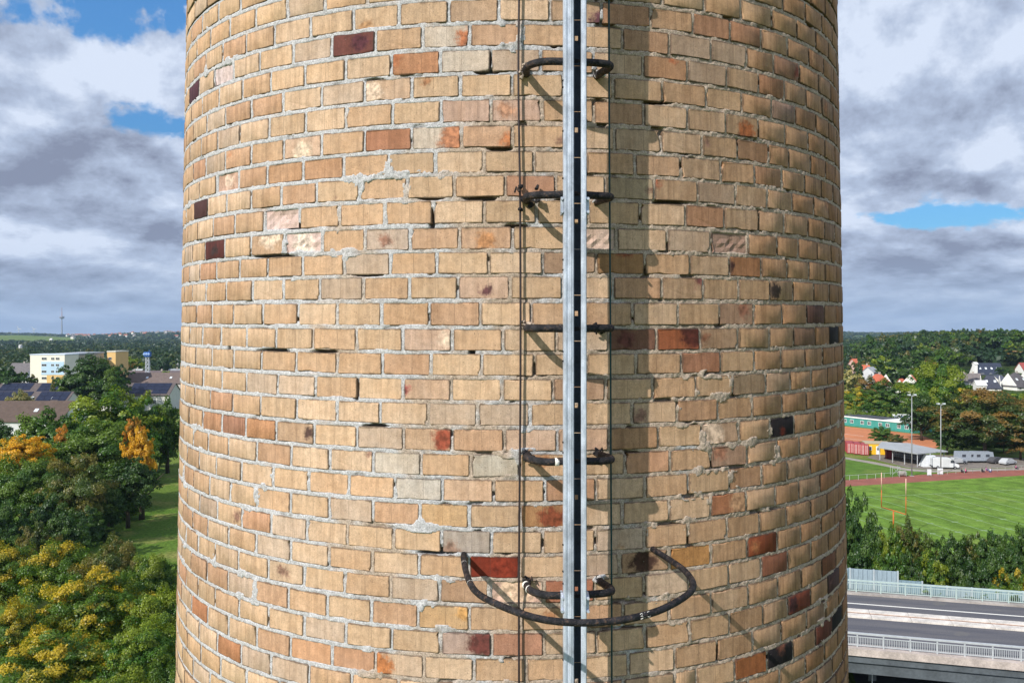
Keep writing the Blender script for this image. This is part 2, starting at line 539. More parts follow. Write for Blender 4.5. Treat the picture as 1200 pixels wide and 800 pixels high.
# courses above and below those in the picture
N_UP, N_DN = 22, int((CAMZ - 2.55) / HC)
def plain_row(z, k):
    off = (k % 2) * 0.5 * PITCH + random.uniform(-0.02, 0.02)
    return (z, [off - math.pi + j * PITCH for j in range(58)])
ABOVE = [plain_row(zc[0] + HC * (k + 1), k) for k in range(N_UP)]
BELOW = [plain_row(zc[-1] - HC * (k + 1), k) for k in range(N_DN)]

chimney = empty('chimney', M @ Vector((0, AX, -29.4)), 'tall round brick chimney of pale tan bricks filling the middle', 'chimney')
chimney.matrix_world = M @ Matrix.Translation((0, AX, -29.4))
CH_INV = Matrix.Translation((0, -AX, 29.4))          # chimney frame -> the Empty's own coordinates

TONES = [((0.60, 0.415, 0.222), 34), ((0.63, 0.45, 0.255), 20), ((0.57, 0.375, 0.195), 26), ((0.54, 0.335, 0.175), 8),
         ((0.58, 0.435, 0.27), 6), ((0.51, 0.38, 0.235), 4), ((0.52, 0.30, 0.155), 2)]
tone_p = np.array([p for _, p in TONES], float); tone_p /= tone_p.sum()

# remarkable bricks: pixel, tone, (stain colour, place on the face, radius), spalled
Y_ = (0.56, 0.415, 0.235); CR = (0.62, 0.52, 0.38); TN = (0.50, 0.34, 0.20); OR = (0.50, 0.25, 0.12); RD = (0.24, 0.045, 0.025)
DR = (0.10, 0.03, 0.028); BK = (0.018, 0.014, 0.018); BR = (0.24, 0.12, 0.07); GY = (0.42, 0.38, 0.30); PK = (0.66, 0.50, 0.40); AM = (0.57, 0.37, 0.18)
none = ((0, 0, 0), (0, 0, -1))
SPEC = [
 (415,48,(0.17,0.06,0.05),((0.07,0.02,0.03),(0.03,0.0,0.03)),0), (523,40,CR,((0.36,0.12,0.05),(0.085,-0.01,0.035)),0), (580,41,(0.56,0.36,0.21),none,0),
 (545,40,TN,none,0), (488,71,OR,((0.36,0.13,0.06),(-0.09,0.02,0.03)),0), (548,71,CR,none,0), (779,79,(0.48,0.28,0.15),((0.34,0.11,0.05),(0.03,0.04,0.012)),0),
 (834,29,(0.45,0.25,0.14),none,0), (696,12,TN,((0.09,0.03,0.05),(0.09,-0.03,0.035)),0), (455,103,(0.60,0.42,0.26),((0.62,0.47,0.36),(-0.08,0.0,0.045)),0),
 (594,130,(0.56,0.38,0.26),((0.46,0.24,0.15),(-0.04,0,0.03)),0), (600,130,(0.56,0.38,0.26),none,0), (869,147,TN,((0.30,0.09,0.03),(0.02,-0.02,0.045)),0),
 (455,161,(0.46,0.22,0.115),none,0), (510,160,CR,((0.40,0.16,0.08),(0.08,0,0.065)),0), (571,159,(0.60,0.38,0.22),((0.42,0.15,0.06),(0.10,-0.02,0.035)),0),
 (355,170,(0.60,0.42,0.27),((0.64,0.50,0.38),(0.0,-0.02,0.04)),0), (379,195,(0.50,0.29,0.15),none,0), (770,193,(0.56,0.37,0.22),none,0), (335,199,(0.52,0.31,0.16),none,0),
 (607,213,(0.50,0.28,0.16),none,0), (770,222,TN,((0.28,0.09,0.05),(-0.09,0.03,0.014)),0), (735,220,(0.46,0.35,0.21),((0.12,0.04,0.04),(0.09,0,0.01)),0),
 (312,280,TN,((0.64,0.49,0.38),(0.02,0.03,0.05)),0), (350,281,PK,((0.68,0.56,0.48),(0,0,0.05)),1), (455,280,(0.54,0.42,0.30),((0.26,0.13,0.09),(-0.01,0.0,0.022)),0),
 (534,278,(0.58,0.38,0.22),none,0), (588,279,(0.56,0.36,0.21),((0.46,0.22,0.10),(0.0,-0.01,0.03)),0), (700,278,(0.62,0.46,0.34),none,1), (856,287,(0.46,0.31,0.23),none,1),
 (728,310,(0.36,0.20,0.10),((0.22,0.06,0.03),(0.02,0.04,0.02)),0), (875,315,(0.42,0.21,0.10),((0.05,0.02,0.02),(-0.09,0.0,0.02)),0), (637,310,(0.42,0.28,0.17),none,0),
 (569,337,(0.58,0.40,0.26),((0.09,0.03,0.04),(0.01,-0.01,0.014)),0), (905,344,TN,((0.010,0.008,0.010),(-0.06,0.0,0.038)),0), (810,340,TN,((0.16,0.05,0.05),(0.08,0.03,0.02)),0),
 (474,367,(0.55,0.35,0.185),none,0), (863,368,(0.40,0.24,0.16),((0.26,0.11,0.07),(0.04,0.02,0.03)),0), (520,397,(0.60,0.42,0.28),((0.66,0.52,0.40),(0.09,0,0.03)),0),
 (743,398,(0.20,0.10,0.07),((0.10,0.035,0.03),(-0.03,0.0,0.03)),0), (795,397,(0.34,0.11,0.05),((0.07,0.018,0.015),(0.07,0.02,0.06)),0), (840,393,(0.46,0.31,0.19),((0.22,0.09,0.05),(-0.08,0,0.02)),0),
 (822,427,(0.44,0.22,0.125),none,0), (500,456,(0.58,0.40,0.25),((0.28,0.06,0.06),(-0.095,0,0.012)),0), (878,452,(0.34,0.23,0.15),none,0), (690,456,(0.46,0.30,0.18),none,0),
 (350,505,TN,((0.06,0.03,0.03),(0.075,0,0.02)),0), (302,502,(0.50,0.26,0.12),none,0), (510,517,TN,((0.27,0.055,0.03),(0.07,0,0.045)),0), (743,517,(0.42,0.25,0.13),none,0),
 (913,500,BK,((0.16,0.03,0.02),(0.0,-0.02,0.012)),0), (836,512,(0.48,0.32,0.2),((0.62,0.45,0.34),(-0.05,0,0.06)),0), (592,517,(0.60,0.42,0.27),none,0), (645,516,(0.56,0.38,0.24),((0.68,0.55,0.42),(-0.04,0.01,0.022)),0),
 (857,537,(0.46,0.30,0.2),((0.36,0.16,0.10),(-0.05,0.02,0.03)),0), (585,546,(0.50,0.44,0.32),none,0), (480,545,(0.58,0.50,0.37),none,0), (490,573,(0.54,0.48,0.37),none,0),
 (545,575,(0.60,0.41,0.25),none,0), (525,605,AM,none,0), (853,594,(0.40,0.17,0.09),((0.46,0.26,0.15),(0.06,0,0.05)),0), (640,607,(0.40,0.22,0.11),((0.20,0.05,0.025),(0.02,-0.01,0.045)),0),
 (547,636,(0.44,0.37,0.28),((0.25,0.15,0.11),(-0.07,-0.03,0.03)),0), (580,664,(0.21,0.034,0.018),((0.20,0.03,0.015),(0.03,0,0.04)),0), (750,665,(0.44,0.28,0.16),((0.035,0.014,0.014),(-0.01,0.0,0.05)),0),
 (810,656,(0.46,0.24,0.085),none,0), (893,637,(0.23,0.06,0.025),((0.30,0.12,0.05),(-0.05,0,0.02)),0), (545,693,(0.44,0.28,0.16),none,0), (590,693,(0.62,0.42,0.30),((0.66,0.47,0.34),(0,0,0.06)),1),
 (630,693,(0.42,0.18,0.10),none,0), (908,660,(0.25,0.10,0.06),none,0), (520,722,AM,((0.50,0.27,0.10),(0.08,0.02,0.02)),0), (936,702,(0.18,0.045,0.025),((0.03,0.012,0.015),(-0.06,0,0.035)),0),
 (545,755,(0.46,0.33,0.24),((0.11,0.025,0.022),(0.07,0.01,0.06)),0), (595,757,(0.46,0.24,0.14),none,0), (365,763,(0.58,0.33,0.17),none,0), (470,777,(0.60,0.44,0.28),((0.42,0.15,0.05),(-0.08,-0.01,0.05)),0),
 (913,762,BK,((0.14,0.05,0.03),(0.01,0.03,0.025)),0), (897,790,(0.36,0.13,0.05),none,0), (251,290,DR,((0.03,0.02,0.02),(0,0,0.02)),0), (232,242,(0.08,0.035,0.035),none,0), (226,105,(0.08,0.03,0.045),none,0),
 (260,82,(0.66,0.54,0.46),none,1), (233,714,(0.48,0.22,0.10),none,0), (251,773,(0.46,0.22,0.10),none,0), (270,205,(0.55,0.36,0.24),((0.64,0.48,0.38),(0,0,0.03)),1), (962,738,(0.15,0.045,0.03),none,0),
 (980,723,BK,none,0), (976,680,(0.10,0.05,0.05),none,0), (953,369,(0.13,0.065,0.05),none,0), (974,395,BK,none,0), (942,396,(0.24,0.14,0.09),none,0), (969,660,(0.22,0.09,0.05),none,0),
 (905,140,(0.34,0.22,0.17),none,0), (918,82,(0.36,0.2,0.13),((0.2,0.05,0.03),(0.08,0,0.02)),0), (266,507,(0.42,0.22,0.13),none,0), (300,502,(0.50,0.27,0.14),none,0), (340,280,PK,none,1),
]


def brick_shape(rg, spall=0.0, coarse=False):
    """unit brick, front face at y=0 looking to -y, 0.19 wide and 0.08 high; x across, y inwards, z up"""
    w2, h2 = 0.0955, 0.0402
    if coarse:
        ang = [(-w2, -h2), (w2, -h2), (w2, h2), (-w2, h2)]
        pts = np.array(ang)
    else:
        c = 0.003 + 0.003 * rg.random(4)
        P_ = []
        xs = np.linspace(-1, 1, 5)[1:-1]
        P_ += [(-w2 + c[0], -h2)] + [(x * (w2 - 0.01) + rg.normal(0, 0.004), -h2) for x in xs] + [(w2 - c[1], -h2)]
        P_ += [(w2, -h2 + c[1]), (w2, rg.normal(0, 0.008)), (w2, h2 - c[2])]
        P_ += [(w2 - c[2], h2)] + [(-x * (w2 - 0.01) + rg.normal(0, 0.004), h2) for x in xs] + [(-w2 + c[3], h2)]
        P_ += [(-w2, h2 - c[3]), (-w2, rg.normal(0, 0.008)), (-w2, -h2 + c[0])]
        pts = np.array(P_) + rg.normal(0, 0.0011, (len(P_), 2))
        if rg.random() < 0.35:              # a corner or an arris knocked off
            j = rg.integers(len(pts)); pts[j] *= rg.uniform(0.86, 0.95)
    n = len(pts)
    V = []; Fc = []
    dep = 0.0024 if not coarse else 0.0
    # rings: back, arris, face
    V += [(x, 0.06, z) for x, z in pts]
    V += [(x, dep, z) for x, z in pts]
    rings = 2
    if not coarse:
        q = pts.copy()
        q -= np.sign(q) * np.array([0.003, 0.003]) * np.minimum(1, np.abs(q) / np.array([0.05, 0.02]))
        fy = rg.normal(0, 0.0006, n)
        V += [(x, fy[i], z) for i, (x, z) in enumerate(q)]
        rings = 3
    for r in range(rings - 1):
        for i in range(n):
            j = (i + 1) % n
            Fc.append((r*n + i, r*n + j, (r+1)*n + j, (r+1)*n + i))
    k = (rings - 1) * n
    if spall:
        # broken face: a rough sunken surface
        gx, gz = 9, 5
        base = len(V)
        for b_ in range(gz):
            for a_ in range(gx):
                x = (a_ / (gx - 1) * 2 - 1) * (w2 - 0.005); z = (b_ / (gz - 1) * 2 - 1) * (h2 - 0.004)
                e_ = a_ in (0, gx - 1) or b_ in (0, gz - 1)
                V.append((x, 0.0045 + (0.002 if e_ else rg.normal(0.004, 0.0032)), z))
        V_ = V
        Fc = [f for f in Fc if max(f) < 2 * n]
        for b_ in range(gz - 1):
            for a_ in range(gx - 1):
                p = base + b_ * gx + a_
                Fc.append((p, p + 1, p + gx + 1, p + gx))
        V = V_
    else:
        Fc.append(tuple(k + i for i in range(n)))
    return np.array(V), Fc


def with_uv(me):
    uv = me.uv_layers.new(name='UVMap')
    vi = np.empty(len(me.loops), np.int32); me.loops.foreach_get('vertex_index', vi)
    co = np.empty(len(me.vertices) * 3, np.float32); me.vertices.foreach_get('co', co)
    co = co.reshape(-1, 3)
    uv.data.foreach_set('uv', np.ascontiguousarray(co[vi][:, [0, 2]]).ravel())
    return me


rb = np.random.default_rng(11)
SHAPES = [brick_shape(rb) for _ in range(22)]
SPALLS = [brick_shape(rb, 1.0) for _ in range(4)]
COARSE = brick_shape(rb, coarse=True)
SHAPE_ME = [with_uv(mesh_from('brick', V, Fc, BRICK_O)) for V, Fc in SHAPES]
SPALL_ME = [with_uv(mesh_from('brick', V, Fc, BRICK_O)) for V, Fc in SPALLS]

bricks = []           # every brick of the courses in the picture
for ri, (z, js) in enumerate(ROWS):
    for k in range(len(js)):
        a = js[k]; b2 = js[k + 1] if k + 1 < len(js) else js[0] + 2 * math.pi
        tm = (a + b2) / 2
        th = (tm + math.pi) % (2 * math.pi) - math.pi
        wid = (b2 - a) * Rad(z) - random.uniform(0.009, 0.014)
        up = (zc[ri - 1] - zc[ri]) if ri else HC
        dn = (zc[ri] - zc[ri + 1]) if ri < NR - 1 else HC
        hh = (up + dn) / 2 - random.uniform(0.012, 0.017)
        p = surf(th, z)
        x_, y_ = to_px(p)
        vis = math.cos(th) * AX - Rad(z)                       # > 0 where the face looks at the camera
        area = 0.0
        if vis > 0 and -14 < y_ < 812:
            cut = min(1.0, max(0.1, (y_ + 14) / 28, 0)) * min(1.0, max(0.1, (812 - y_) / 24))
            q = M @ p
            area = wid * hh * (F / q.y) ** 2 * vis / math.hypot(AX - Rad(z), 0.1) * cut
        d = dict(th=th, z=z, w=wid, h=hh, px=x_, py=y_, area=area if vis > 0 else 0.0, row=ri,
                 tone=TONES[rng.choice(len(TONES), p=tone_p)][0], stain=(0, 0, 0), sat=(0, 0, -1.0), spall=0, dr=random.gauss(0, 0.0009), tilt=random.gauss(0, 0.005))
        tv = random.uniform(0.91, 1.06)
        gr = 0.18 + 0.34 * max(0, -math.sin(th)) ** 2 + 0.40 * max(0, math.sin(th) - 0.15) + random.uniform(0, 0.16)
        wf = min(1, max(0, (th - 0.05) / 0.9))          # side away from the sun: shade painted in with the sooty brown
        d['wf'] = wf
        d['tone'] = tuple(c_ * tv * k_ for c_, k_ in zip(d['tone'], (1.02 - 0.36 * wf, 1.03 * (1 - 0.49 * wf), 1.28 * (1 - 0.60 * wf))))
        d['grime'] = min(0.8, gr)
        if random.random() < 0.05:
            d['stain'] = random.choice([(0.30, 0.14, 0.07), (0.36, 0.2, 0.1), (0.22, 0.12, 0.09)])
            d['sat'] = (random.uniform(-0.09, 0.09), random.uniform(-0.03, 0.03), random.uniform(0.0, 0.035))
        bricks.append(d)
taken = set()
for (px, py, tone, st, sp) in SPEC:
    best = min((i for i, d in enumerate(bricks) if d['area'] > 0 and i not in taken), key=lambda i: (abs(bricks[i]['px'] - px) * 0.6) ** 2 + (1.6 * (bricks[i]['py'] - py)) ** 2)
    d = bricks[best]; taken.add(best)
    if tone[0] > 0.4:
        tone = (tone[0] * (1 - 0.20 * d['wf']), tone[1] * 1.0 * (1 - 0.30 * d['wf']), tone[2] * 1.16 * (1 - 0.45 * d['wf']))  # pale ones on the right get the painted shade too
    d['tone'] = tone; d['stain'] = st[0]; d['sat'] = (st[1][0], st[1][1], st[1][2]); d['spall'] = sp
    if st is none:
        d['sat'] = (0, 0, -1.0)
order = sorted(range(len(bricks)), key=lambda i: -bricks[i]['area'])
single = set(order[:300])


def brick_matrix(d):
    p = surf(d['th'], d['z'], d['dr'])
    Rz = Matrix.Rotation(d['th'], 4, 'Z')
    slope = Matrix.Rotation(-math.atan(BATTER) + d['tilt'] * 0.4, 4, 'X')
    return Matrix.Translation(p) @ Rz @ slope @ Matrix.Rotation(d['tilt'], 4, 'Y') @ Matrix.Diagonal((d['w'] / 0.191, 1, d['h'] / 0.0804, 1))


joined = []
for i, d in enumerate(bricks):
    rs = random.random()
    d['look'] = (rs, d['grime'], 0.0)
    if i in single:
        me = random.choice(SPALL_ME if d['spall'] else SHAPE_ME)
        o = bpy.data.objects.new('brick', me)
        COL.objects.link(o)
        o.parent = chimney
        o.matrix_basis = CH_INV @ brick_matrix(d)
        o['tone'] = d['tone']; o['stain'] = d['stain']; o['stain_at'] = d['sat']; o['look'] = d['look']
    else:
        d['shape'] = random.choice(SPALLS if d['spall'] else SHAPES) if abs(d['th']) < 1.45 else COARSE
        joined.append(d)
for z, js in ABOVE + BELOW:
    near = abs(z) < 2.6
    for k in range(58):
        th = js[k] + PITCH / 2
        wf = min(1, max(0, (th - 0.05) / 0.9))  # same painted shade and sooty browning as the courses in view
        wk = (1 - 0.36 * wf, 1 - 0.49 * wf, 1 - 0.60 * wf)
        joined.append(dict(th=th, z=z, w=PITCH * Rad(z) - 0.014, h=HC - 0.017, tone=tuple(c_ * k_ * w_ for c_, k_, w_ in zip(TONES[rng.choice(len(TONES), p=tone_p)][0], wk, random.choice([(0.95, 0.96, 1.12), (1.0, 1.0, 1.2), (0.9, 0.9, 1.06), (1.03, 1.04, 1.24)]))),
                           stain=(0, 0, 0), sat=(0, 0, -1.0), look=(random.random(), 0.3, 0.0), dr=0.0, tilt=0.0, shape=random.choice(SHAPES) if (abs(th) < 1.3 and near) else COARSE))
# one mesh for all the remaining bricks
VV = []; LV = []; LT = []; UV = []; TA = []; SA = []; PA = []; KA = []
base = 0
for d in joined:
    V, Fc = d['shape']
    m4 = np.array(CH_INV @ brick_matrix(d))
    VV.append(V @ m4[:3, :3].T + m4[:3, 3])
    for f in Fc:
        LV.extend(base + q for q in f); LT.append(len(f))
        UV.extend((V[q][0], V[q][2]) for q in f)
    n = len(V); base += n
    TA.append(np.tile(d['tone'], (n, 1))); SA.append(np.tile(d['stain'], (n, 1))); PA.append(np.tile(d['sat'], (n, 1))); KA.append(np.tile(d['look'], (n, 1)))
VV = np.concatenate(VV).astype(np.float32)
me = bpy.data.meshes.new('brickwork')
me.vertices.add(len(VV)); me.vertices.foreach_set('co', VV.ravel())
me.loops.add(len(LV)); me.loops.foreach_set('vertex_index', np.array(LV, np.int32))
me.polygons.add(len(LT)); LT = np.array(LT, np.int32)
me.polygons.foreach_set('loop_start', np.concatenate([[0], np.cumsum(LT)[:-1]]).astype(np.int32)); me.polygons.foreach_set('loop_total', LT)
me.uv_layers.new(name='UVMap').data.foreach_set('uv', np.array(UV, np.float32).ravel())
me.update(calc_edges=True)
for nm, arr in (('tone', TA), ('stain', SA), ('stain_at', PA), ('look', KA)):
    a = me.attributes.new(nm, 'FLOAT_VECTOR', 'POINT')
    a.data.foreach_set('vector', np.concatenate(arr).astype(np.float32).ravel())
me.materials.append(BRICK_G)
bw = ob('brickwork', me, chimney); bw['kind'] = 'stuff'


# mortar: a fine uneven skin over the courses in the picture, a plain core elsewhere
def vnoise(x, y, seed):
    xi = np.floor(x).astype(np.int64); yi = np.floor(y).astype(np.int64)
    fx = x - xi; fy = y - yi
    fx = fx * fx * (3 - 2 * fx); fy = fy * fy * (3 - 2 * fy)
    def h(a, b_):
        n = (a * 374761393 + b_ * 668265263 + seed * 974711) & 0xffffffff
        n = ((n ^ (n >> 13)) * 1274126177) & 0xffffffff
        return ((n ^ (n >> 16)) & 0xffff) / 65535.0
    return (h(xi, yi) * (1 - fx) + h(xi + 1, yi) * fx) * (1 - fy) + (h(xi, yi + 1) * (1 - fx) + h(xi + 1, yi + 1) * fx) * fy


def fbm(x, y, s, octv, seed):
    o_ = np.zeros_like(x); a = 0.5; tot = 0
    for k in range(octv):
        o_ += a * vnoise(x * s, y * s, seed + k); tot += a; a *= 0.55; s *= 2.03
    return o_ / tot


ztop = zc[0] + HC * 2.5; zbot = zc[-1] - HC * 2.5
na, nz = 1000, 620
TH, ZZ = np.meshgrid(np.linspace(-1.32, 1.32, na), np.linspace(zbot, ztop, nz))
SS = TH * 1.9
allz = np.array([z for z, _ in reversed(BELOW[:3])] + list(reversed(zc)) + [z for z, _ in ABOVE[:3]])
rows_all = list(reversed(BELOW[:3])) + list(reversed(ROWS)) + ABOVE[:3]
mid = (allz[1:] + allz[:-1]) / 2
ridx = np.clip(np.searchsorted(mid, ZZ[:, 0]), 0, len(allz) - 1)
bedlo = np.concatenate([[allz[0] - HC / 2], mid, [allz[-1] + HC / 2]])
head = np.zeros_like(TH)          # distance to the nearest head joint line
for r in range(nz):
    js = np.sort(np.array([(j + math.pi) % (2 * math.pi) - math.pi for j in rows_all[ridx[r]][1]]))
    k = np.clip(np.searchsorted(js, TH[r]), 1, len(js) - 1)
    head[r] = np.minimum(np.abs(TH[r] - js[k - 1]), np.abs(js[k] - TH[r])) * 1.9
bed = np.abs(ZZ[:, 0][:, None] - np.stack([bedlo[ridx], bedlo[ridx + 1]], 1)).min(1)[:, None] * np.ones_like(TH)
jd = np.minimum(head, bed)        # distance from the middle of the joint
n1 = fbm(SS, ZZ, 3.5, 3, 1); n2 = fbm(SS, ZZ, 22, 4, 20); n3 = fbm(SS, ZZ, 85, 3, 40); n4 = fbm(SS + 9, ZZ * 2.2, 8, 3, 60)
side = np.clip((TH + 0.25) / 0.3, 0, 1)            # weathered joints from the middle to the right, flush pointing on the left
prof = -0.0006 - 0.0018 * side + (n2 - 0.5) * (0.004 + 0.005 * side) + (n3 - 0.5) * (0.003 + 0.0045 * side)
smear = np.clip((n1 - 0.68) / 0.08, 0, 1) * np.clip((n2 - 0.42) / 0.15, 0, 1)
prof += smear * 0.0042
under = np.clip((jd - (0.0105 + 0.010 * smear + (n2 - 0.5) * 0.008)) / 0.006, 0, 1)
prof = prof * (1 - under) - 0.02 * under
crack = np.clip((n4 - 0.735) / 0.03, 0, 1) * (jd < 0.018)
crack *= (side * 0.4 + 0.2)
EXPL = [(563,232,24,3.5),(786,237,24,3.5),(345,265,24,3),(430,321,22,3),(586,174,14,3),(553,412,3,13),(417,456,3,12),(770,120,20,2),(505,232,14,2),(320,411,22,2.5),(510,647,26,3),(340,374,12,2),(516,46,4,2.5),
        (575,83,10,3),(573,70,3,10),(660,236,8,3),(565,83,8,4),(440,499,14,2),(605,265,14,2),(506,259,3,12),(380,412,18,2),(320,300,30,2.5),(440,95,10,3),(520,645,20,3),(605,337,3,10),(268,418,2.5,12),(252,350,8,2.5)]
zz_c = np.zeros_like(TH)
th_l = TH[0]; z_l = ZZ[:, 0]
px_m = None
PX = np.empty_like(TH); PY = np.empty_like(TH)
cl, sl = math.cos(LEAN), math.sin(LEAN)
RR = R0 - BATTER * ZZ
X3 = RR * np.sin(TH); Y3 = AX - RR * np.cos(TH); Z3 = ZZ
Yw = Y3 * cl - Z3 * sl; Zw = Y3 * sl + Z3 * cl
PX = 600 + F * X3 / Yw; PY = HOR - F * Zw / Yw
for (cx, cy, sx, sy) in EXPL:
    if sx > 15: sx *= 0.75
    crack = np.maximum(crack, np.clip(1.6 - (((PX - cx) / sx) ** 2 + ((PY - cy) / sy) ** 2) * (0.7 + n3 * 0.6), 0, 1) * (jd < 0.016))
prof -= crack * 0.026
RRm = RR + prof
Vm = np.stack([RRm * np.sin(TH), AX - RRm * np.cos(TH), ZZ], -1).reshape(-1, 3)
ii = np.arange(nz * na).reshape(nz, na)
Qm = np.stack([ii[:-1, :-1], ii[:-1, 1:], ii[1:, 1:], ii[1:, :-1]], -1).reshape(-1, 4)
off = np.array([0, -AX, 29.4])
me = quads_mesh('mortar', Vm + off, Qm, MORTAR, True)
a = me.attributes.new('dark_mask', 'FLOAT', 'POINT')
a.data.foreach_set('value', np.clip(crack * 0.8 + np.clip(0.32 - n2, 0, 1) * 2 * side, 0, 1).astype(np.float32).ravel())  # darkest in the cracks, plus dips of the noise toward the right
ob('mortar', me, chimney)
# plain core behind everything (set back from the fine skin)
Vc = []; Fq = []
zs = [-29.4, zbot - 0.02, zbot, ztop, ztop + 0.02, zc[0] + HC * (N_UP + 0.5)]
dr = [-0.008, -0.008, -0.09, -0.09, -0.008, -0.008]
ns = 116
for z, q in zip(zs, dr):
    for k in range(ns):
        a_ = 2 * math.pi * k / ns - math.pi
        qq = q if (abs(a_) < 1.30) else -0.008
        r = Rad(z) + qq
        Vc.append((r * math.sin(a_), -r * math.cos(a_), z + 29.4))
for i in range(len(zs) - 1):
    for k in range(ns):
        k2 = (k + 1) % ns
        Fq.append((i * ns + k, i * ns + k2, (i + 1) * ns + k2, (i + 1) * ns + k))
Fq.append(tuple((len(zs) - 1) * ns + k for k in range(ns)))
ob('mortar_core', mesh_from('mortar_core', Vc, Fq, MORTAR), chimney)


# ------------------------------------------------------------------ irons, rail and cables on the chimney
def put(name, mb_, mat, label=None, cat=None, group=None, parent=None, smooth=True):
    """mesh built in the chimney frame; a top-level one is set at its own centre"""
    V = [Vector(v) for v in mb_.V]
    if parent is None:
        c_ = sum(V, Vector()) / len(V)
        me_ = mesh_from(name, [v - c_ for v in V], mb_.F, mat, smooth)
        o_ = ob(name, me_)
        o_.matrix_world = M @ Matrix.Translation(c_)
        o_['_c'] = tuple(c_)
        tag(o_, label, cat, group)
    else:
        c_ = Vector(parent['_c'])
        o_ = ob(name, mesh_from(name, [v - c_ for v in V], mb_.F, mat, smooth), parent)
    return o_


def smooth_path(pts, n=6):
    pts = [Vector(p) for p in pts]; out = []
    for i in range(len(pts) - 1):
        p0 = pts[max(i - 1, 0)]; p1 = pts[i]; p2 = pts[i + 1]; p3 = pts[min(i + 2, len(pts) - 1)]
        for k in range(n):
            t_ = k / n
            out.append(0.5 * ((2 * p1) + (-p0 + p2) * t_ + (2 * p0 - 5 * p1 + 4 * p2 - p3) * t_ ** 2 + (-p0 + 3 * p1 - 3 * p2 + p3) * t_ ** 3))
    out.append(pts[-1])
    return out


TL = 0.108
nrm = Vector((math.sin(TL), -math.cos(TL), 0)); tan = Vector((math.cos(TL), math.sin(TL), 0))
rung_labels = ['black bent step iron highest on the chimney wall with an orange rust fleck',
               'black step iron second from the top with a crusty lump at its left end',
               'straight-looking black step iron at eye level in the middle of the rail',
               'black step iron with a small white paint patch, next above the lowest one',
               'lowest black step iron with white ringed left end, just above the large hoop']
zr = []
for k in range(5):
    yy = 87 + 148.5 * k
    zr.append(z_at_row_y(yy))
zr_all = [zr[0] + 0.5 * 1] + zr + [zr[-1] - 0.5]
for k, z in enumerate(zr_all):
    inside = 1 <= k <= 5
    c0 = surf(TL, z)
    jit = [0, 0, 0.004, -0.002, 0.004, 0.0, 0][k]
    sag = [0, 0, 0, 0, 0.0, 0, 0][k]
    bl = [0.0, 0.02, -0.01, 0.0, 0.03, 0.03, 0][k]
    wL, wR = 0.146, 0.136
    pts = [c0 - tan * wL - nrm * 0.08, c0 - tan * wL + nrm * 0.0, c0 - tan * (wL + 0.010) + nrm * 0.06, c0 - tan * (wL + 0.010 - bl * 0.4) + nrm * 0.115,
           c0 - tan * (wL - 0.022 - bl * 0.5) + nrm * 0.158, c0 - tan * (wL - 0.075) + nrm * 0.172,
           c0 + nrm * 0.174 + Vector((0, 0, jit)),
           c0 + tan * (wR - 0.05) + nrm * 0.172, c0 + tan * (wR + 0.012) + nrm * 0.155, c0 + tan * (wR + 0.024) + nrm * 0.115,
           c0 + tan * (wR + 0.010) + nrm * 0.06, c0 + tan * wR, c0 + tan * wR - nrm * 0.08]
    lab = rung_labels[k - 1] if inside else ('black step iron above the picture edge' if k == 0 else 'black step iron below the large hoop')
    iron = put('step_iron', MB().tube(smooth_path(pts), 0.0145, 12), IRON, lab, 'step iron', 'step irons up the chimney')
    # mortar collars where the ends enter the wall
    for s_ in (-1, 1):
        ww = wL if s_ < 0 else wR
        cc = c0 + tan * s_ * ww
        mb_ = MB(); rr = random.Random(k * 2 + s_)
        big = 2.6 if (k == 2 and s_ < 0) else 1.3
        for q in range(10 if big > 2 else 4):
            p = cc + tan * rr.uniform(-0.018, 0.018) * big + Vector((0, 0, rr.uniform(-0.016, 0.020) * big)) + nrm * rr.uniform(0.0, 0.012) * big
            rad_ = rr.uniform(0.006, 0.011) * (1.2 if big > 2 else 1)
            ps = [p + Vector((rr.uniform(-1, 1), rr.uniform(-1, 1), rr.uniform(-1, 1))) * 0.012 for _ in range(3)]
            mb_.tube(ps, [rad_ * 0.6, rad_, rad_ * 0.5], 6)
        put('crust', mb_, IRON if (rr.random() < 0.7) else MORTAR, parent=iron, smooth=False)
    if k == 5:
        mb_ = MB(); mb_.tube([c0 - tan * 0.157 + nrm * 0.035, c0 - tan * 0.158 + nrm * 0.042], 0.0156, 12)
        mb_.tube([c0 - tan * 0.155 + nrm * 0.088, c0 - tan * 0.153 + nrm * 0.091], 0.0152, 12)
        put('paint_ring', mb_, PAINT_W, parent=iron)
    if k == 4:
        mb_ = MB(); mb_.tube([c0 - tan * 0.065 + nrm * 0.1735, c0 - tan * 0.05 + nrm * 0.1735], 0.0153, 12)
        put('paint_patch', mb_, PAINT_W, parent=iron)
    if k == 1:
        mb_ = MB(); mb_.tube([c0 - tan * 0.100 + nrm * 0.163 + Vector((0, 0, 0.004)), c0 - tan * 0.093 + nrm * 0.166 + Vector((0, 0, 0.004))], [0.013, 0.0128], 8)
        put('rust_fleck', mb_, plain((0.42, 0.13, 0.04)), parent=iron)

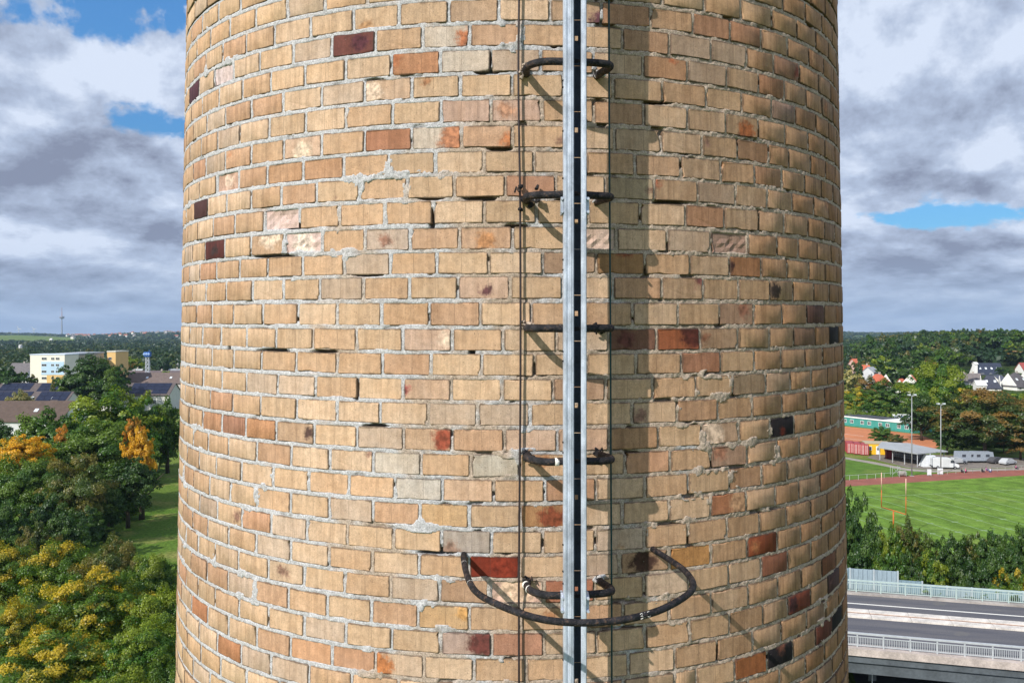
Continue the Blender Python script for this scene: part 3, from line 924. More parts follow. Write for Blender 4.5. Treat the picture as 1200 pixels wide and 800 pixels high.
# hoop: one level ring whose ends are let into the wall
zh = z_at_row_y(650)
hp = [(543, 650), (543.5, 656), (546, 669), (551, 683), (559, 694), (575, 704), (609, 718), (640, 726), (673, 729), (705, 728.5), (740, 724), (772, 715), (796, 703), (810, 692), (812, 682), (803, 669), (790, 659), (777, 650)]
pts = []
for (px, py) in hp:
    d_ = ray(px, py); s_ = zh / d_.z
    pts.append(d_ * s_)
pts[0] = surf(math.atan2(pts[0].x, AX - pts[0].y), zh, -0.005)
pts[-1] = surf(math.atan2(pts[-1].x, AX - pts[-1].y), zh, -0.005)
pts = [surf(math.atan2(pts[0].x, AX - pts[0].y), zh, -0.1)] + pts + [surf(math.atan2(pts[-1].x, AX - pts[-1].y), zh, -0.1)]
hoop = put('safety_hoop', MB().tube(smooth_path(pts), 0.0115, 12), IRON, 'wide black iron hoop standing out from the wall round the rail', 'hoop')
sp = smooth_path(pts)
mb_ = MB()
for f_ in (0.13, 0.21):
    i_ = int(f_ * len(sp)); mb_.tube([sp[i_], sp[i_] + (sp[i_ + 1] - sp[i_]).normalized() * 0.0018], 0.0119, 10)
put('paint_tick', mb_, PAINT_W, parent=hoop)
# the small painted scribble on the right arm of the hoop
i_ = min(range(len(sp)), key=lambda i: abs(to_px(sp[i])[0] - 759) + (100 if to_px(sp[i])[1] < 705 else 0))
c0 = sp[i_]; dir_ = (sp[i_ + 1] - sp[i_ - 1]).normalized()
out_ = (-c0).normalized(); upv = dir_.cross(out_).normalized()
if upv.z < 0: upv = -upv
mb_ = MB()
strokes = [[(-10, 3), (-6, 4), (-6, 1), (-10, 0), (-6, -1), (-7, -4), (-11, -4)], [(-3, -4), (-1, 4), (1, -4), (-2, 0), (1, 1)], [(4, 3), (8, 4), (8, -2), (6, -5), (3, -3)]]
for s_ in strokes:
    mb_.tube([c0 + dir_ * (x * 0.0022) + upv * (y * 0.0020) + out_ * (0.0126 * math.sqrt(max(0.1, 1 - (y * 0.0020 / 0.0125) ** 2)) + 0.0006) for x, y in s_], 0.0012, 5)
put('painted_mark', mb_, PAINT_W, parent=hoop)

# fall-arrest rail: folded C profile with a slotted back
dR = 3.145


def rail_xy(px, y_off):
    """x in the chimney frame of a rail edge seen at column px"""
    return (px - 600) / F * (dR + y_off)


def z_of(py, depth):
    d_ = ray(600, py)
    return d_.z / d_.y * depth


ztp, zbt = 2.6, -2.6
# frame-vertical lines lean with the chimney; the rail follows the wall's batter
def rp(x, y, z):
    return Vector((x, y + (-BATTER) * -z * 1.0 * 0 + BATTER * z, z))
xl = rail_xy(660.5, 0); wL_ = 0.0385; gap_ = 0.026; wR_ = 0.0205
outl_l = [(0, 0.052), (0, 0.004), (0.003, 0), (0.011, 0), (0.013, 0.003), (0.018, 0.003), (0.020, 0), (0.029, 0), (0.031, 0.003), (0.0355, 0.003), (wL_, 0.006), (wL_, 0.012), (0.035, 0.0095), (0.0045, 0.0085), (0.004, 0.052)]
xr = wL_ + gap_
outl_r = [(xr, 0.012), (xr, 0.005), (xr + 0.003, 0.001), (xr + 0.012, 0.0), (xr + wR_ - 0.003, 0.0), (xr + wR_, 0.004), (xr + wR_, 0.052), (xr + wR_ - 0.003, 0.052), (xr + wR_ - 0.0035, 0.007), (xr + 0.004, 0.008)]
SEG = 1.336
railm = MB()
def strip(mb, outl, z0, z1):
    k = len(mb.V); n = len(outl)
    mb.V += [tuple(rp(xl + x, dR + y, z0)) for x, y in outl] + [tuple(rp(xl + x, dR + y, z1)) for x, y in outl]
    mb.F += [(k + i, k + (i + 1) % n, k + n + (i + 1) % n, k + n + i) for i in range(n)]
    mb.F += [tuple(range(k + n - 1, k - 1, -1)), tuple(range(k + n, k + 2 * n))]
strip(railm, outl_l, zbt, ztp)
rail = put('climbing_rail', railm, GALV, 'tall galvanised steel rail with a dark slot running up over the step irons', 'rail', smooth=False)
mb_ = MB(); strip(mb_, outl_r, zbt, ztp); put('flange', mb_, GALV, parent=rail, smooth=False)
# slotted back plate: bars between openings
RAILIN = plain((0.035, 0.05, 0.075), 0.6, 0.3, 0.3, 20)  # shade inside the slot put into the plate's dark colour
mb_ = MB()
holes = []
z43 = z_of(43, dR + 0.05)
per = 107.3 / F * (dR + 0.05)
for k in range(-6, 13):
    holes.append((z43 - k * per, 0.009)); holes.append((z43 - (k + 0.30) * per, 0.0012)); holes.append((z43 - (k - 0.20) * per, 0.0012))
holes = sorted(h_ for h_ in holes if zbt + 0.05 < h_[0] < ztp - 0.05)
zp = zbt
def bar(mb, x0, x1, y0, y1, z0, z1):
    k = len(mb.V)
    mb.V += [tuple(rp(x, y, z)) for z in (z0, z1) for x, y in ((x0, y0), (x1, y0), (x1, y1), (x0, y1))]
    mb.F += [(k, k+3, k+2, k+1), (k+4, k+5, k+6, k+7), (k, k+1, k+5, k+4), (k+1, k+2, k+6, k+5), (k+2, k+3, k+7, k+6), (k+3, k, k+4, k+7)]
for zc_, hh_ in holes:
    if zc_ - hh_ > zp:
        bar(mb_, xl + 0.0045, xl + xr + wR_ - 0.004, dR + 0.047, dR + 0.050, zp, zc_ - hh_)
    if hh_ > 0.005:
        bar(mb_, xl + 0.0045, xl + wL_ + 0.006, dR + 0.047, dR + 0.050, zc_ - hh_, zc_ + hh_)
        bar(mb_, xl + wL_ + 0.018, xl + xr + wR_ - 0.004, dR + 0.047, dR + 0.050, zc_ - hh_, zc_ + hh_)
    zp = zc_ + hh_
bar(mb_, xl + 0.0045, xl + xr + wR_ - 0.004, dR + 0.047, dR + 0.050, zp, ztp)
put('back_plate', mb_, RAILIN, parent=rail, smooth=False)
# clamps with bolts
for py in (240, 706):
    z = z_of(py, dR)
    for (xa, xb) in ((xl - 0.009, xl - 0.001), (xl + xr + wR_ + 0.001, xl + xr + wR_ + 0.010)):
        mb_ = MB(); bar(mb_, xa, xb, dR + 0.014, dR + 0.07, z - 0.032, z + 0.032)
        cl_ = put('clamp', mb_, GALV, parent=rail, smooth=False)
        for s_ in (-1, 1):
            mb_ = MB(); xm = (xa + xb) / 2
            mb_.tube([rp(xm, dR - 0.002, z + s_ * 0.024), rp(xm, dR + 0.02, z + s_ * 0.024)], 0.0055, 6)
            q = ob('bolt', mesh_from('bolt', [Vector(v) - Vector(rail['_c']) for v in mb_.V], mb_.F, GALV), cl_)
# notches: small rivet heads along the left edge
mb_ = MB()
for py in (92, 100, 152, 208, 304, 316, 412, 423, 518, 530, 637, 668, 682, 770):
    z = z_of(py, dR)
    mb_.tube([rp(xl - 0.0025, dR + 0.012, z), rp(xl + 0.001, dR + 0.004, z)], 0.0035, 6)
put('rivet', mb_, IRON, parent=rail, smooth=False)

# cables
for (pxs, dep, rad_, mat_, lab) in (([(609, -60), (607.5, 90), (609.5, 240), (610, 420), (609, 560), (608, 700), (608.5, 860)], 3.345, 0.0042, CABLE_D, 'thin dark brown cable hanging down left of the rail'),
                                   ([(713.5, -60), (713.8, 90), (714.5, 240), (715.5, 420), (716, 560), (716.8, 700), (717, 860)], 3.335, 0.0036, CABLE_G, 'thin dark green cable hanging down right of the rail')):
    pts = []
    for (px, py) in pxs:
        d_ = ray(px, py); z = d_.z / d_.y * dep
        yy = (dep if px < 650 else dep - 0.002) + BATTER * z
        pts.append(Vector((d_.x / d_.y * yy, yy, z)))
    put('cable', MB().tube(smooth_path(pts, 8), rad_, 8), mat_, lab, 'cable', 'cables down the chimney')
pts = None
#__BACKGROUND__
# ------------------------------------------------------------------ ground
def sstep(a, b_, x):
    t_ = np.clip((x - a) / (b_ - a), 0, 1)
    return t_ * t_ * (3 - 2 * t_)


def height(x, y):
    x = np.asarray(x, float); y = np.asarray(y, float)
    r = np.hypot(x, y); s_ = x / np.maximum(np.abs(y), 1.0) * np.sign(y)
    right = sstep(0.36, 0.52, s_) * sstep(430, 900, r) * 17 * sstep(3500, 1500, r) + sstep(0.2, 0.36, s_) * 5 * sstep(500, 900, r) * sstep(4500, 2500, r)
    ridge = sstep(2700, 4700, r) * (22 + 7 * np.sin(s_ * 17 + 1.0) + 4 * np.sin(s_ * 41)) * sstep(9000, 7000, r)
    return np.maximum(right, ridge * 1.0)


def hz(x, y):
    return float(height(x, y))


def ground_mat():
    m, t, b = new_mat('meadow_ground', 0.95, 0, 0.1)
    o = t.add('ShaderNodeTexCoord').outputs['Object']
    big = t.noise(o, 0.012, 4, 0.6); mid_ = t.noise(o, 0.15, 5, 0.6); fine = t.noise(o, 2.2, 5, 0.7)
    c = t.mix(t.ramp(big, 0.4, 0.6), (0.085, 0.165, 0.022), (0.13, 0.185, 0.032))
    c = t.mix(t.ramp(mid_, 0.50, 0.68, 0.0, 0.75), c, (0.25, 0.24, 0.075))
    c = t.vmath('SCALE', c, scale=t.ramp(fine, 0.3, 0.7, 0.6, 1.35))
    x_, y_, z_ = t.xyz(o)
    far = t.math('MULTIPLY', t.ramp(t.math('ADD', y_, t.math('MULTIPLY', big, 120)), 380, 520), t.ramp(y_, 2500, 2900, 1.0, 0.0))
    c = t.mix(t.math('MULTIPLY', far, 0.85), c, (0.028, 0.045, 0.016))
    t.put(b.inputs['Base Color'], c)
    bump(t, b, fine, 0.8, 0.25)
    return m


radii = np.concatenate([[0.5], np.geomspace(8, 15000, 110)])
nang = 300
A_, Rr = np.meshgrid(np.linspace(0, 2 * math.pi, nang, endpoint=False), radii)
GX = Rr * np.sin(A_); GY = Rr * np.cos(A_)
GV = np.stack([GX, GY, height(GX, GY)], -1).reshape(-1, 3)
ii = np.arange(len(radii) * nang).reshape(len(radii), nang)
nx_ = np.roll(ii, -1, 1)
GQ = np.stack([ii[:-1], ii[1:], nx_[1:], nx_[:-1]], -1).reshape(-1, 4)[:, ::-1]
g_ = ob('ground', quads_mesh('ground', GV, np.ascontiguousarray(GQ), ground_mat(), True)); g_['kind'] = 'structure'


def sheet(name, pts, mat, z=0.004, kind='structure'):
    c_ = sum((Vector((p[0], p[1], 0)) for p in pts), Vector()) / len(pts)
    o_ = ob(name, mesh_from(name, [(p[0] - c_.x, p[1] - c_.y, 0) for p in pts], [tuple(range(len(pts)))], mat), None, (c_.x, c_.y, z))
    if o_.data.polygons[0].normal.z < 0:
        o_.data.flip_normals()
    o_['kind'] = kind
    return o_


def turf_mat(a, b_, ang, band, mottle=0.2):
    m, t, bs = new_mat('mown_turf', 0.95, 0, 0.1)
    o = t.add('ShaderNodeTexCoord').outputs['Object']
    x, y, z = t.xyz(o)
    u = t.math('ADD', t.math('MULTIPLY', x, math.cos(ang)), t.math('MULTIPLY', y, math.sin(ang)))
    s_ = t.ramp(t.math('SINE', t.math('MULTIPLY', u, math.pi / band)), -0.4, 0.4)
    c = t.mix(t.math('MULTIPLY', s_, 0.5), a, b_)
    n = t.noise(o, 0.35, 5, 0.65); n2_ = t.noise(o, 3.0, 4, 0.7)
    c = t.vmath('SCALE', c, scale=t.ramp(n, 0.3, 0.7, 1 - mottle, 1 + mottle))
    c = t.mix(t.ramp(t.noise(o, 0.09, 4, 0.6), 0.55, 0.7, 0, 0.3), c, (0.22, 0.22, 0.06))
    c = t.vmath('SCALE', c, scale=t.ramp(n2_, 0.3, 0.7, 0.8, 1.2))
    t.put(bs.inputs['Base Color'], c)
    bump(t, bs, n2_, 0.5, 0.08)
    return m


# playing field axes
fa = Vector((0.974, 0.225, 0)); fb = Vector((0.225, -0.974, 0)); G0 = Vector((58.2, 130.2, 0))
TURF = turf_mat((0.115, 0.205, 0.030), (0.150, 0.245, 0.042), math.atan2(0.225, 0.974), 4.57, 0.3)
def fpt(a, b_):
    p = G0 + fa * a + fb * b_
    return (p.x, p.y)
sheet('playing_field', [fpt(-24, 42), fpt(120, 42), (150, 194), (108, 180.9), (65.2, 167.8), (30, 157)], TURF, 0.004)
TRACK = plain((0.27, 0.095, 0.07), 0.9, 0, 0.22, 0.25)
sheet('running_track', [(30, 157), (65.4, 167.7), (108, 180.8), (170, 199.5), (172, 211), (115, 191.8), (68.2, 175), (28, 163)], TRACK, 0.008)
sheet('training_lawn', [(28, 163), (68.2, 175), (95, 184.5), (88, 190), (80, 207), (60, 212), (20, 190)], turf_mat((0.085, 0.165, 0.026), (0.105, 0.185, 0.03), 0.4, 9), 0.006)
LINE = plain((0.25, 0.36, 0.20), 0.9, 0, 0.45, 1.5)
def line_(name, p, q, wd, z=0.012, mat=LINE):
    p = Vector((*p, 0)); q = Vector((*q, 0)); n = Vector((-(q - p).y, (q - p).x, 0)).normalized() * wd / 2
    s_ = sheet(name, [tuple((p + n)[:2]), tuple((q + n)[:2]), tuple((q - n)[:2]), tuple((p - n)[:2])], mat, z)
    return s_
for k in range(0, 16):
    line_('yard_line', fpt(k * 4.57 - 0.2, -24.2), fpt(k * 4.57 - 0.2, 24.4), 0.16)
line_('end_line', fpt(-9.3, -24.4), fpt(-9.3, 24.4), 0.14)
line_('side_line', fpt(-9.3, -24.4), fpt(90, -24.4), 0.2, 0.016)
for k in range(1, 15):
    for b_ in (-3, 3):
        line_('hash_mark', fpt(k * 4.57 - 0.8, b_), fpt(k * 4.57 + 0.4, b_), 0.32, 0.016)
GRAV = plain((0.30, 0.27, 0.24), 0.95, 0, 0.25, 0.5)
sheet('footpath', [at(985, 534.5)[:2], at(1030, 542)[:2], at(1062, 548.5)[:2], at(1090, 551)[:2], at(1240, 547)[:2], at(1240, 549.3)[:2], at(1090, 553.3)[:2], at(1060, 551)[:2], at(1028, 544.3)[:2], at(985, 536.6)[:2]], GRAV, 0.014)
sheet('clubhouse_yard', [at(1016, 536)[:2], at(1062, 547.5)[:2], at(1090, 550.5)[:2], at(1240, 546.5)[:2], at(1240, 538)[:2], at(1030, 530)[:2]], plain((0.20, 0.175, 0.155), 0.95, 0, 0.3, 0.4), 0.010)
CLAY = plain((0.50, 0.19, 0.085), 0.95, 0, 0.16, 0.12)
sheet('clay_court', [at(980, 517)[:2], at(1015, 517)[:2], at(1090, 530)[:2], at(1105, 519)[:2], at(1075, 508.5)[:2], at(992, 499.5)[:2], at(978, 499)[:2]], CLAY, 0.018)
for (a, b_) in (((988, 508), (1012, 511)), ((986, 513), (1010, 515.5)), ((1050, 512), (1066, 514.5)), ((1060, 518), (1072, 520))):
    p, q = at(*a), at(*b_)
    line_('court_line', p[:2], q[:2], 0.35, 0.024, plain((0.6, 0.55, 0.5)))

# ------------------------------------------------------------------ trees
def crown_mesh(name, seed, nclump, nleaf, size, shape='broad', flat=0.8):
    g = np.random.default_rng(seed)
    C_ = []; r_ = []
    for k in range(nclump):
        if shape == 'cone':
            h_ = g.random() ** 1.25
            rad_ = (1 - h_) * 0.86 * math.sqrt(g.uniform(0.25, 1)); a_ = g.uniform(0, 2 * math.pi)
            C_.append((rad_ * math.cos(a_), rad_ * math.sin(a_), h_ * 1.9 - 0.95)); r_.append(0.10 + 0.16 * (1 - h_))
        else:
            v = g.normal(size=3); v /= np.linalg.norm(v)
            q = g.uniform(0.32, 0.90)
            lump_ = 1 + 0.16 * math.sin(3 * math.atan2(v[1], v[0]) + seed) + 0.10 * math.sin(5 * math.atan2(v[1], v[0]) + 2 * seed)
            C_.append((v[0] * q * lump_, v[1] * q * lump_, v[2] * q * 0.95)); r_.append(g.uniform(0.09, 0.235))
    C_ = np.array(C_); r_ = np.array(r_)
    w_ = r_ ** 2; w_ /= w_.sum()
    idx = g.choice(nclump, nleaf, p=w_)
    d = g.normal(size=(nleaf, 3)); d /= np.linalg.norm(d, axis=1)[:, None]
    d[:, 2] = np.where(d[:, 2] < -0.2, -d[:, 2] * 0.6, d[:, 2])
    rr = r_[idx] * (g.uniform(0.55, 1.12, nleaf) ** 0.6)
    fl = 0.92 if shape != 'cone' else 0.5
    off_ = d * rr[:, None] * np.array([1, 1, fl])
    if shape != 'cone':
        ax_ = C_ / np.maximum(np.linalg.norm(C_, axis=1), 0.1)[:, None] + g.normal(size=C_.shape) * 0.35
        ax_ /= np.linalg.norm(ax_, axis=1)[:, None]
        el_ = g.uniform(0.15, 1.1, nclump)[idx]
        off_ = off_ * 0.86 + ax_[idx] * ((off_ * ax_[idx]).sum(1) * el_)[:, None]
    Pn = C_[idx] + off_
    out = Pn / np.maximum(np.linalg.norm(Pn, axis=1), 0.2)[:, None]
    nrm_ = d * 0.7 + out * 0.5 + g.normal(size=(nleaf, 3)) * 0.5 + np.array([0, 0, 0.05])
    nrm_ /= np.linalg.norm(nrm_, axis=1)[:, None]
    up = g.normal(size=(nleaf, 3))
    a_ = np.cross(nrm_, up); a_ /= np.linalg.norm(a_, axis=1)[:, None]
    b_ = np.cross(nrm_, a_)
    s_ = size * g.uniform(0.55, 1.35, nleaf)[:, None]
    bend = nrm_ * s_ * 0.25
    V = np.stack([Pn - a_ * s_, Pn - b_ * s_ * 0.55 - bend, Pn + a_ * s_, Pn + b_ * s_ * 0.55 - bend], 1).reshape(-1, 3)
    Q = np.arange(nleaf * 4).reshape(-1, 4)
    me = quads_mesh(name, V, Q, LEAF)
    cv = g.random(nclump)[idx]; lv = g.random(nleaf); hv = g.random(nleaf)
    # the outermost twigs turn first
    cv = np.clip(cv * 0.60 + 0.40 * (np.linalg.norm(Pn, axis=1) * 0.75 + 0.25 * Pn[:, 2]), 0, 1)
    at_ = me.attributes.new('leafvar', 'FLOAT_VECTOR', 'FACE')
    at_.data.foreach_set('vector', np.stack([cv, lv, (hv > 0.93) * 1.0], 1).astype(np.float32).ravel())
    return me


NEAR = [crown_mesh('crown', s_, 190, 48000, 0.024) for s_ in (1, 2, 3)]
MIDC = [crown_mesh('crown', s_, 130, 17000, 0.038) for s_ in (11, 12, 13, 14)]
FARC = [crown_mesh('crown', s_, 60, 3600, 0.070) for s_ in (21, 22, 23, 24)]
CONE = [crown_mesh('crown', s_, 110, 4200, 0.06, 'cone') for s_ in (31, 32)]


def trunk_mb(h, r, seed, crown_r):
    g = random.Random(seed)
    mb = MB()
    mb.tube([(0, 0, -0.3), (g.uniform(-.1, .1), 0, h * 0.35), (g.uniform(-.3, .3), g.uniform(-.3, .3), h * 0.75)], [r * 1.35, r, r * 0.55], 8)
    for k in range(6):
        a_ = k * 1.05 + g.random(); e_ = crown_r * g.uniform(0.5, 0.75); z0 = h * g.uniform(0.3, 0.55)
        mb.tube([(0, 0, z0), (math.cos(a_) * e_ * 0.5, math.sin(a_) * e_ * 0.5, z0 + h * 0.13), (math.cos(a_) * e_, math.sin(a_) * e_, z0 + h * 0.30)], [r * 0.5, r * 0.32, r * 0.12], 6)
    return mb


TR = [trunk_mb(1.0 * 12, 0.32, s_, 4.5).mesh('trunk', BARK, True) for s_ in (1, 2, 3)]
PAL = {'dark': ((0.032, 0.082, 0.014), (0.065, 0.125, 0.016), 0.35), 'green': ((0.052, 0.125, 0.014), (0.11, 0.18, 0.018), 0.38), 'light': ((0.060, 0.15, 0.012), (0.21, 0.27, 0.018), 0.42),
       'yellow': ((0.085, 0.17, 0.012), (0.50, 0.37, 0.02), 0.35), 'gold': ((0.26, 0.24, 0.02), (0.66, 0.38, 0.02), 0.72), 'orange': ((0.26, 0.18, 0.015), (0.62, 0.28, 0.02), 0.6),
       'olive': ((0.07, 0.115, 0.018), (0.17, 0.15, 0.03), 0.42), 'brown': ((0.05, 0.09, 0.016), (0.25, 0.15, 0.035), 0.40), 'pale': ((0.20, 0.22, 0.07), (0.38, 0.33, 0.12), 0.5), 'blue': ((0.03, 0.075, 0.035), (0.05, 0.10, 0.04), 0.3)}


def tree(cx, top, wpx, Y, kind, protos, label, cat='tree', group=None, aspect=None, rot=None, zb=None, name=None):
    """crown centre column, crown top row, crown width in photograph pixels, distance"""
    X = (cx - 600) / F * Y
    zg = hz(X, Y) if zb is None else zb
    ztop_ = CAMZ - (top - HOR) / F * Y
    H = max(1.6, ztop_ - zg)
    r = wpx / 2 / F * Y
    ch = (aspect if aspect else H * 0.47)
    ch = min(ch, H * 0.49)
    rt = random.Random(int(cx * 13 + top * 7 + Y))
    root = empty(name or ('tree' if cat == 'tree' else cat.replace(' ', '_')), (X, Y, zg), label, cat, group, rt.uniform(0, 6.28) if rot is None else rot)
    me = protos[rt.randrange(len(protos))]
    c_ = ob('crown', me, root, (0, 0, H - ch), 0, (r, r * rt.uniform(0.9, 1.1), ch))
    tA, tB, am = PAL[kind]
    j = rt.uniform(0.88, 1.12)
    c_['tint'] = tuple(v * j for v in tA); c_['tint_b'] = tuple(v * j for v in tB); c_['turned'] = am * rt.uniform(0.85, 1.15)
    t_ = ob('trunk', TR[rt.randrange(3)], root, (0, 0, 0), 0, (H / 14, H / 14, (H - ch) / 12 * 1.0))
    return root


LT = [
 (125, 457, 112, 172, 'light', MIDC, 'broad yellow-green tree whose rounded top hides the middle of the solar roof'),
 (163, 456, 62, 180, 'light', MIDC, 'bright green tree top just below the solar roof end'),
 (196, 467, 50, 184, 'green', MIDC, 'deep green round tree nearest the chimney at the head of the lawn'),
 (52, 480, 88, 158, 'green', MIDC, 'fresh green broad tree in front of the plain brown roof'),
 (2, 494, 54, 165, 'dark', MIDC, 'dark green tree at the left edge below the brown roof'),
 (118, 490, 132, 146, 'green', NEAR, 'largest deep green tree in the middle of the clump beside the lawn'),
 (166, 494, 34, 138, 'gold', MIDC, 'slender golden yellow tree on the lawn side of the dark clump', 5.6),
 (157, 484, 22, 143, 'orange', MIDC, 'small rusty orange tree top above the golden tree', 3.5),
 (73, 498, 17, 146, 'orange', MIDC, 'thin orange spray standing up between two green trees', 2.6),
 (28, 506, 62, 134, 'gold', MIDC, 'golden orange topped tree at the left below the green tree', 3.6),
 (34, 528, 100, 126, 'green', NEAR, 'mid green tree directly under the golden orange one'),
 (92, 530, 92, 122, 'olive', NEAR, 'olive brown tinged tree at the near edge of the dark clump'),
 (150, 530, 70, 132, 'dark', MIDC, 'shadowy dark green tree under the golden tree'),
 (6, 588, 60, 104, 'dark', MIDC, 'dark bushy tree at the left edge above the yellow foreground'),
 (40, 604, 44, 100, 'olive', MIDC, 'small pale olive tree in front of the shadow gap'),
 (10, 632, 96, 91, 'yellow', NEAR, 'orange tipped yellow-green tree at the left edge of the foreground'),
 (72, 626, 88, 89, 'yellow', NEAR, 'yellow-green tree with orange tips second from the left edge'),
 (132, 629, 72, 88, 'olive', NEAR, 'olive green foreground tree whose top meets the lawn'),
 (180, 640, 76, 84, 'light', NEAR, 'light green foreground tree touching the chimney edge below the lawn'),
 (108, 664, 120, 77, 'yellow', NEAR, 'tall bright yellow tree in the middle of the foreground'),
 (196, 684, 88, 75, 'light', NEAR, 'yellow-tinged green tree against the chimney foot in the lower corner'),
 (14, 700, 90, 72, 'yellow', NEAR, 'yellow leaved tree at the lower left edge'),
 (162, 724, 100, 68, 'light', NEAR, 'lime green tree low down between the yellow tree and the chimney'),
 (66, 735, 130, 66, 'yellow', NEAR, 'golden yellow tree along the bottom edge'),
 (118, 785, 130, 60, 'light', NEAR, 'lowest green-yellow tree cut by the bottom edge'),
 (205, 768, 90, 60, 'green', NEAR, 'dark green tree beside the chimney at the bottom edge'),
 (52, 572, 60, 114, 'dark', MIDC, 'added dark low tree filling the shade left of the olive brown one'),  # this and the next three: added to stand for black shade under the crowns
 (98, 590, 50, 113, 'dark', MIDC, 'added dark low tree filling the shade under the olive brown one'),
 (128, 572, 40, 126, 'dark', MIDC, 'added dark low tree filling the shade at the lawn edge under the shadowy one'),
 (76, 600, 50, 104, 'dark', MIDC, 'added small dark tree filling the shade between the pale olive tree and the lawn'),
 (187, 521, 40, 192, 'dark', MIDC, 'dark bush at the head of the lawn by the chimney'),
 (174, 546, 36, 170, 'dark', MIDC, 'dark bush at the lawn edge beyond the golden tree'),
 (160, 570, 36, 152, 'dark', MIDC, 'dark bush at the lawn edge below the golden tree'),
 (146, 594, 36, 138, 'green', MIDC, 'green bush at the lawn edge farther down'),
 (122, 616, 34, 122, 'dark', MIDC, 'dark bush at the lower end of the lawn edge'),
 (14, 424, 50, 345, 'dark', FARC, 'dark tree left of the yellow and white flats'),
 (38, 434, 26, 350, 'olive', FARC, 'small olive tree against the left corner of the flats'),
 (-8, 420, 40, 360, 'dark', FARC, 'dark tree at the left edge beyond the roofs'),
 (103, 416, 70, 318, 'dark', MIDC, 'big dark tree covering the side of the flats'),
 (127, 429, 52, 312, 'green', MIDC, 'dark green tree in front of the flats, lower right of the big one'),
 (80, 430, 40, 314, 'green', FARC, 'round green tree below the windows of the flats'),
 (62, 440, 17, 300, 'olive', CONE, 'narrow pointed olive tree between the two solar roofs'),
 (22, 457, 30, 276, 'pale', MIDC, 'pale grey-green birch in front of the lower solar roof'),
 (143, 427, 24, 420, 'dark', FARC, 'dark round tree right of the flats'),
 (152, 415, 40, 560, 'light', FARC, 'light green tree behind the red roofs'),
 (191, 415, 16, 520, 'blue', FARC, 'blue-green tree right of the lattice mast'),
 (199, 431, 34, 480, 'light', FARC, 'yellow-green bush right of the lattice mast foot'),
 (150, 421, 12, 500, 'brown', FARC, 'rust coloured tree between the red roofs'),
]
for row in LT:
    tree(row[0], row[1], row[2], row[3], row[4], row[5], row[6], 'tree', None, row[7] if len(row) > 7 else None)
